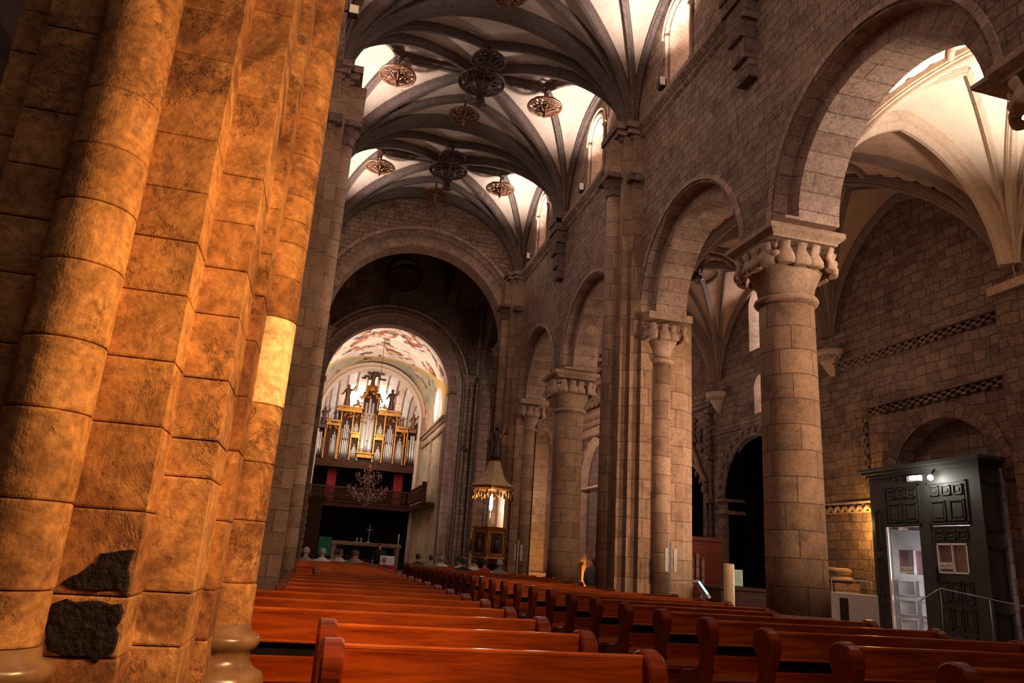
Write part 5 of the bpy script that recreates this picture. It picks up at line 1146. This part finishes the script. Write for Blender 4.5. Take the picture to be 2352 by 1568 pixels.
def pan(y0, y1, z0, z1, d=.45, w=.022, t_=.02):
    for a in ((y0, y1, z0, z0 + w), (y0, y1, z1 - w, z1), (y0, y0 + w, z0, z1), (y1 - w, y1, z0, z1)): KB(mb, *a, d, d + t_)
    KB(mb, y0 + .06, y1 - .06, z0 + .06, z1 - .06, d, d + .012)
for base in (11.96, 10.86):
    pan(base - .03, base + .87, 2.44, 3.2, w=.03)
    for j in range(3): pan(base + .06 + j * .26, base + .26 + j * .26, 2.95, 3.13, .463)
    for j in range(2): pan(base + .04 + j * .42, base + .36 + j * .42, 2.5, 2.86, .463)
for z in (.2, 1.1, 2.0): pan(13.0, 13.15, z, z + .75)
mb.build('raised_panel', MAT['door'], k_)
mb = MB()
for z in (.15, 1.2, 2.3):
    for a in ((-.4, -.36), (-.1, -.06)): mb.box(a[0], a[1], -1.37, -1.35, z, z + .85)
    mb.box(-.4, -.06, -1.37, -1.35, z, z + .03); mb.box(-.4, -.06, -1.37, -1.35, z + .82, z + .85)
mb.build('side_panel', MAT['door'], k_)
# closed right leaf with window
d = bpy.data.objects.new('door_leaf', None); C.objects.link(d); d.parent = k_; d['label'] = 'closed dark leaf with a square window'
mb = MB()
KB(mb, 10.87, 10.98, 0, 2.4, .38, .43); KB(mb, 11.63, 11.73, 0, 2.4, .38, .43); KB(mb, 10.98, 11.63, 0, 1.6, .38, .43); KB(mb, 10.98, 11.63, 2.1, 2.4, .38, .43)
for j in range(3): pan(10.92 + j * .26, 11.14 + j * .26, 2.17, 2.33, .43)
for z in (.2, .65, 1.1):
    for j in range(3): pan(10.92 + j * .26, 11.14 + j * .26, z, z + .36, .43)
mb.build('door_panel', MAT['door'], d)
GL = plain('pinkish window glass', (.16, .09, .10), .1, var=.2, spec=1.0)  # glass given a dark pinkish tone
mb = MB(); KB(mb, 10.98, 11.63, 1.6, 2.1, .39, .4); mb.build('window_pane', GL, d)
mb = MB()
for a in ((10.97, 11.64, 1.59, 1.62), (10.97, 11.64, 2.08, 2.11), (10.97, 10.995, 1.6, 2.1), (11.615, 11.64, 1.6, 2.1), (11.285, 11.31, 1.6, 2.1)): KB(mb, *a, .4, .44)
mb.build('window_frame', MAT['white'], d)
def text_obj(s, size, loc, rot, mat, parent, name, ext=.002):
    cu = bpy.data.curves.new(name, 'FONT'); cu.body = s; cu.size = size; cu.extrude = ext; cu.align_x = 'CENTER'; cu.align_y = 'CENTER'
    o = bpy.data.objects.new(name, cu); C.objects.link(o); o.location = loc; o.rotation_euler = rot; cu.materials.append(mat)
    dg = bpy.context.evaluated_depsgraph_get(); me = bpy.data.meshes.new_from_object(o.evaluated_get(dg)); C.objects.unlink(o); bpy.data.objects.remove(o)
    o = bpy.data.objects.new(name, me); C.objects.link(o); o.location = loc; o.rotation_euler = rot; o.parent = parent
    return o
PAPER = plain('white paper', (.8, .77, .68), .7, var=.04); GREYT = plain('grey lettering', (.32, .26, .2), .7)
s = thing('exit_notice', 'white paper notice reading SALIDA in the closed door window', 'sign', (XO - .445, 11.46, 1.72))
mb = MB(); mb.box(-.004, 0, -.15, .15, -.05, .06); mb.build('paper', PAPER, s); text_obj('SALIDA', .085, (-.006, 0, .005), (PI / 2, 0, -PI / 2), GREYT, s, 'lettering')
# door handle
mb = MB(); KB(mb, 11.66, 11.7, 1.42, 1.72, .43, .46); KB(mb, 11.5, 11.7, 1.52, 1.55, .46, .48); mb.build('door_handle', MAT['black'], d)
# open left leaf swinging inwards, its pale colour standing for porch light
d2 = bpy.data.objects.new('door_leaf', None); C.objects.link(d2); d2.parent = k_; d2.location = (-.42, 12.78 - 11.9, 0); d2.rotation_euler = (0, 0, math.radians(60)); d2['label'] = 'open pale panelled leaf'
mb = MB(); mb.box(0, .05, -.78, -.66, .02, 2.38); mb.box(0, .05, -.12, 0, .02, 2.38); mb.box(0, .05, -.66, -.12, .02, 1.55); mb.box(0, .05, -.66, -.12, 2.0, 2.38)
for z in (.1, .45, .8, 1.15): 
    for a in (-.72, -.36):
        for q_ in ((a, a + .3, z, z + .02), (a, a + .3, z + .26, z + .28), (a, a + .02, z, z + .28), (a + .28, a + .3, z, z + .28)): mb.box(-.02, 0, q_[0], q_[1], q_[2], q_[3])
mb.build('door_panel', MAT['doorleaf_lit'], d2)
mb = MB(); mb.box(.02, .03, -.66, -.12, 1.55, 2.0); mb.build('window_pane', GL, d2)
mb = MB(); mb.box(-.01, .06, -.41, -.37, 1.55, 2.0); mb.build('glazing_bar', MAT['white'], d2)
s = thing('exit_notice', 'small white paper notice on the window of the open door leaf', 'sign', (XO - .40, 12.45, 1.62), math.radians(38)); mb = MB(); mb.box(-.004, .0, -.13, .13, -.05, .06); mb.build('paper', PAPER, s); text_obj('SALIDA', .07, (-.006, 0, .005), (PI / 2, 0, -PI / 2), GREYT, s, 'lettering')
mb = MB(); KB(mb, 12.80, 12.85, 0, 2.42, .36, .47); o = mb.build('lit_jamb_strip', MAT['white'], k_)  # white strip paints the brightly lit edge of the jamb
# lights on the vestibule
t = thing('exit_light', 'white rectangular emergency light over the vestibule doors', 'emergency light', (XO - .47, 11.98, 3.3)); mb = MB(); mb.bbox(-.05, .02, -.17, .17, -.05, .06, .01); mb.build('case', MAT['white'], t); mb = MB(); mb.box(-.06, -.051, -.07, .07, -.01, .05); mb.build('lamp', emis('cool lamp', (.95, .97, 1), 12), t)
t = thing('spot_lamp', 'round bright spot lamp over the vestibule doors', 'lamp', (XO - .47, 11.48, 3.28)); mb = MB(); mb.tube([(0, 0, .14), (-.06, 0, .1), (-.1, 0, .03)], .02, 8); mb.build('arm', MAT['iron'], t); mb = MB(); mb.ball((-.12, 0, -.01), .05, 14, 10); mb.build('bulb', emis('warm lamp', (1, .98, .8), 45), t)
t = thing('sensor', 'tiny dark sensor left of the emergency light', 'sensor', (XO - .45, 12.5, 3.32)); mb = MB(); mb.ball((-.03, 0, 0), .04, 10, 6); mb.build('body', MAT['iron'], t); mb = MB(); mb.ball((-.06, -.01, .01), .012, 6, 4); mb.build('lens', MAT['steel'], t)
t = thing('wall_switch', 'small cream fitting on the wall right of the vestibule', 'fitting', (XO - .0, 10.1, 2.72)); mb = MB(); mb.bbox(-.05, 0, -.035, .035, -.07, .07, .01); mb.build('case', PAPER, t); mb = MB(); mb.box(-.055, -.05, -.012, .012, -.02, .02); mb.build('button', MAT['black'], t)

# ---------------------------------------------------------------- small things in the aisle
t = thing('ramp_handrail', 'thin steel handrail sloping in front of the vestibule', 'handrail', (9.9, 10.0, 0))
mb = MB(); mb.tube([(0, .85, 1.12), (0, .42, 1.33), (0, -1.6, 1.10)], .01, 8); mb.build('rail', MAT['steel'], t)
for y, z in ((.85, 1.12), (.42, 1.33), (-.5, 1.22), (-1.5, 1.11)): mb = MB(); mb.tube([(0, y, 0), (0, y, z)], .007, 8); mb.build('post', MAT['steel'], t)
mb = MB(); mb.box(-.02, .02, -1.5, .85, .12, .62); mb.build('panel', MAT['door'], t)
t = thing('reception_desk', 'white reception desk with a clear screen between column and vestibule', 'desk', (8.62, 10.8, 0))
mb = MB(); mb.bbox(-.12, .0, -.5, .48, 0, 1.16, .01); mb.build('counter', MAT['white'], t)
mb = MB(); mb.tube([(-.1, .46, 1.16), (-.1, .46, 1.36), (-.1, -.48, 1.36), (-.1, -.48, 1.16)], .009, 8); mb.build('screen_frame', MAT['white'], t)
mb = MB(); mb.box(-.135, -.121, .05, .24, .6, 1.08); mb.build('equipment', MAT['black'], t)
t = thing('stone_stump', 'moulded stone column base lit yellow behind the reception desk', 'column base', (10.9, 14.25, 0))
mb = MB(); mb.box(-.3, .3, -.35, .35, 0, 1.3); mb.lathe([(.3, 1.3), (.38, 1.36), (.3, 1.42), (.27, 1.46), (.33, 1.52), (.3, 1.58), (.24, 1.6)], n=24); mb.build('block', MAT['shaft'], t)
t = thing('offering_candle', 'tall thick cream candle standing behind the pews', 'candle', (7.05, 12.0, 0)); mb = MB(); mb.lathe([(.09, 0), (.09, 1.48), (.08, 1.5), (.01, 1.5)], n=20); mb.build('wax', plain('cream wax', (.72, .5, .28), .5, var=.12), t); mb = MB(); mb.lathe([(.14, 0), (.14, .05), (.1, .06)], n=20); mb.build('foot', MAT['iron'], t)
t = thing('info_screen', 'tilted information screen glowing blue-white beside the candle', 'screen', (6.7, 12.3, 0))
mb = MB(); mb.tube([(0, 0, 0), (0, 0, .95)], .03, 8); mb.build('stand', MAT['steel'], t)
mb = MB(); P8 = [(-.16, -.12, 1.16), (.16, -.12, .98)]; mb.rings([[(-.12, -.08, 1.16), (.1, -.08, .9), (.13, -.08, .93), (-.09, -.08, 1.19)], [(-.12, .12, 1.16), (.1, .12, .9), (.13, .12, .93), (-.09, .12, 1.19)]], caps=True); mb.build('housing', MAT['white'], t)
mb = MB(); mb.face([(-.115, -.084, 1.165), (-.085, -.084, 1.185), (.08, -.084, .99), (.05, -.084, .97)]); mb.build('display', emis('screen glow', (.45, .65, 1), 1.6), t)
t = thing('confessional', 'dark maroon wooden confessional with three narrow arched slots', 'confessional', (8.1, 15.2, 0))
mb = MB(); mb.box(-.3, .65, 0, .7, 0, 1.98); mb.box(-.34, .7, -.05, .75, 1.98, 2.06); mb.box(-.2, .55, -.02, 0, .1, .9); mb.build('body', MAT['confess'], t)
for x in (-.1, .03, .16): mb = MB(); mb.box(x, x + .07, -.03, 0, 1.0, 1.62 + (.08 if x == .03 else 0)); mb.build('slot', MAT['wall_rough'], t)
t = thing('info_board', 'pale green information sheet propped on a dark chest by the column', 'sign', (8.1, 13.5, 0))
mb = MB(); mb.box(-.12, .12, -.015, .0, 1.12, 1.42); mb.build('sheet', plain('pale green paper', (.42, .5, .36), .7), t); mb = MB(); [mb.box(-.09, .09 - .03 * (k % 2), -.018, -.015, 1.37 - k * .03, 1.378 - k * .03) for k in range(7)]; mb.build('text_line', GREYT, t); mb = MB(); mb.box(-.1, .1, 0, .05, 1.1, 1.14); mb.build('foot', MAT['iron'], t)
t = thing('wooden_chest', 'dark wooden chest between the pews and the nearest column', 'chest', (8.1, 13.5, 0)); mb = MB(); mb.bbox(-.5, .7, -.25, .4, 0, 1.04, .01); mb.build('body', MAT['dkwood'], t); mb = MB(); mb.bbox(-.55, .75, -.3, .45, 1.04, 1.1, .01); mb.build('lid', MAT['dkwood'], t)
PLX = plain('pale translucent leaflet holder', (.5, .45, .42), .2)
for (x, y, l) in ((6.62, 13.35, 'leaflet stand with tall clear holders in front of the clustered pier'), (5.55, 20.3, 'distant leaflet stand with two pale holders left of the far round column')):
    t = thing('leaflet_stand', l, 'leaflet stand', (x, y, 0)); mb = MB(); mb.lathe([(.16, 0), (.16, .02), (.015, .04), (.015, 1.84)], n=12); mb.build('pole', MAT['steel'], t)
    for e in (-1, 1): mb = MB(); mb.box(e * .09 - .03, e * .09 + .03, -.03, .0, 1.3, 1.72); mb.build('holder', PLX, t); 
    mb = MB(); mb.box(-.1, .1, -.005, .005, 1.45, 1.47); mb.build('bracket', MAT['steel'], t)
t = thing('gilded_stand', 'bright golden lit stand at the foot of the ornate portal', 'stand', (11.2, 31.5, 0))
mb = MB(); mb.box(-.2, .1, -.5, -.35, 0, 1.3); mb.box(-.2, .1, .35, .5, 0, 1.3); mb.box(-.25, .15, -.55, .55, 1.25, 1.4); mb.box(-.15, .05, -.1, .1, 0, 1.25); mb.build('frame', MAT['gold'], t)
t = thing('wall_camera', 'small black camera on the choir pier', 'camera', (6.15, 33.0, 5.9)); mb = MB(); mb.box(-.1, .1, -.2, 0, -.06, .06); mb.build('body', MAT['black'], t); mb = MB(); mb.tube([(0, -.05, .05), (0, .1, .2)], .02, 6); mb.build('arm', MAT['black'], t)
mb = MB(); mb.bbox(-.08, .08, -.03, .03, -.08, .08, .01); 
# ---------------------------------------------------------------- lights
def light(kind, loc, energy, col, size=.3, aim=None, spot=None, blend=.6, sy=None, name='lamp'):
    l = bpy.data.lights.new(name, kind); l.energy = energy; l.color = col
    if kind == 'AREA': l.size = size; 
    if kind == 'AREA' and sy: l.shape = 'RECTANGLE'; l.size_y = sy
    if kind in ('POINT', 'SPOT'): l.shadow_soft_size = size
    if kind == 'SPOT': l.spot_size = math.radians(spot); l.spot_blend = blend
    o = bpy.data.objects.new(name, l); C.objects.link(o); o.location = loc
    if aim is not None: o.rotation_euler = (Vector(aim) - Vector(loc)).to_track_quat('-Z', 'Y').to_euler()
    return o
WARM = (1, .62, .30); PINK = (1, .78, .68); WHT = (1, .92, .86)
# warm spot on the golden pier and the nearest pews
light('SPOT', (1.9, 2.4, 2.9), 620, (1, .56, .2), .1, aim=(-.7, 4.2, 2.9), spot=120, name='pier_spotlight')
light('SPOT', (1.9, 1.2, 4.2), 400, (1, .6, .28), .2, aim=(1.1, 4.4, .8), spot=66, name='pew_spotlight')
# windows of the clerestory and floodlights grazing the vault
for y in (7.3, 12.5, 17.4, 22.5):
    for sg in (-1, 1):
        light('SPOT', (CX + sg * 3.1, y, 11.9), 620, WHT, .12, aim=(CX + sg * 2.9, y, 14.0), spot=125, blend=.9, name='vault_floodlight')
        light('POINT', (CX + sg * 2.2, y, 11.3), 22, (1, .82, .70), .3, name='vault_glow')
# added unseen fill lights: from behind the camera, and down over the nave
light('AREA', (2.7, -3.2, 9.5), 230, PINK, 6, aim=(3.6, 12, 9), sy=5, name='west_fill')
light('AREA', (2.7, 14, 10.6), 75, PINK, 4, aim=(2.7, 14, 0), sy=12, name='nave_light')
# aisle
light('SPOT', (9.3, 6.9, 7.0), 900, (1, .88, .75), .2, aim=(9.4, 7.1, 9.4), spot=125, name='aisle_lamp')
light('POINT', (9.2, 12.3, 6.3), 40, (1, .75, .55), .3, name='aisle_lamp')
light('POINT', (9.2, 17.3, 6.0), 55, (1, .78, .62), .3, name='aisle_lamp')
light('POINT', (9.2, 22.3, 6.0), 60, (1, .78, .62), .3, name='aisle_lamp')
light('POINT', (9.2, 29, 5.0), 200, (1, .72, .55), .3, name='aisle_lamp')
light('SPOT', (9.3, 6.2, 6.0), 420, (1, .84, .68), .2, aim=(6.7, 9.0, 7.9), spot=75, name='soffit_light')
light('SPOT', (8.9, 4.2, 4.4), 1250, (1, .70, .45), .2, aim=(6.9, 9.8, 4.0), spot=58, name='column_light')
light('SPOT', (9.2, 10.9, 3.6), 650, (1, .70, .46), .2, aim=(6.7, 13.9, 3.6), spot=80, name='pier_light')
light('POINT', (11.08, 13.55, 2.5), 90, (1, .58, .15), .08, name='vestibule_lamp')
light('AREA', (12.3, 12.2, 1.4), 220, (.95, .95, 1), .8, aim=(10, 12.2, 1.2), name='porch_daylight')
light('POINT', (XO - .75, 11.48, 3.2), 14, (1, .97, .85), .05, name='spot_lamp_glow')
light('POINT', (10.9, 31.6, .7), 240, (1, .55, .08), .1, name='stand_lamp')
light('POINT', (10.3, 33.3, .5), 14, (1, .42, .12), .1, name='floor_lamp')
light('POINT', (9.9, 33.2, 4.2), 60, (1, .85, .75), .1, name='end_wall_lamp')
light('POINT', (5.35, 23.3, 2.6), 40, (1, .85, .65), .05, name='pulpit_lamp')
# crossing and choir
light('SPOT', (.6, 27.5, 7.0), 500, (1, .86, .78), .3, aim=(6.2, 33.2, 6.0), spot=70, name='crossing_fill')  # unseen light added to brighten the choir arch's right jamb
light('AREA', (2.6, 35.2, 8.3), 190, (1, .82, .66), 3, aim=(2.5, 41, 9.6), name='choir_light')
light('POINT', (2.6, 38.5, 8.3), 80, (1, .82, .66), .5, name='choir_vault_light')
light('POINT', (2.5, 43.7, 9.4), 120, (1, .9, .8), .3, name='apse_light')
light('POINT', (2.5, 40.6, 7.4), 110, (1, .8, .62), .4, name='organ_light')
wd = bpy.data.worlds.new('world'); sc.world = wd; wd.use_nodes = True
bg = wd.node_tree.nodes['Background']; bg.inputs[0].default_value = (.9, .8, .75, 1); bg.inputs[1].default_value = 0.02
sc.view_settings.view_transform = 'Standard'; sc.view_settings.look = 'None'; sc.view_settings.exposure = 0.0; sc.view_settings.gamma = 1
try: sc.view_settings.use_curve_mapping = False
except Exception: pass
try: sc.cycles.use_denoising = True; sc.cycles.max_bounces = 6; sc.cycles.sample_clamp_indirect = 6
except Exception: pass
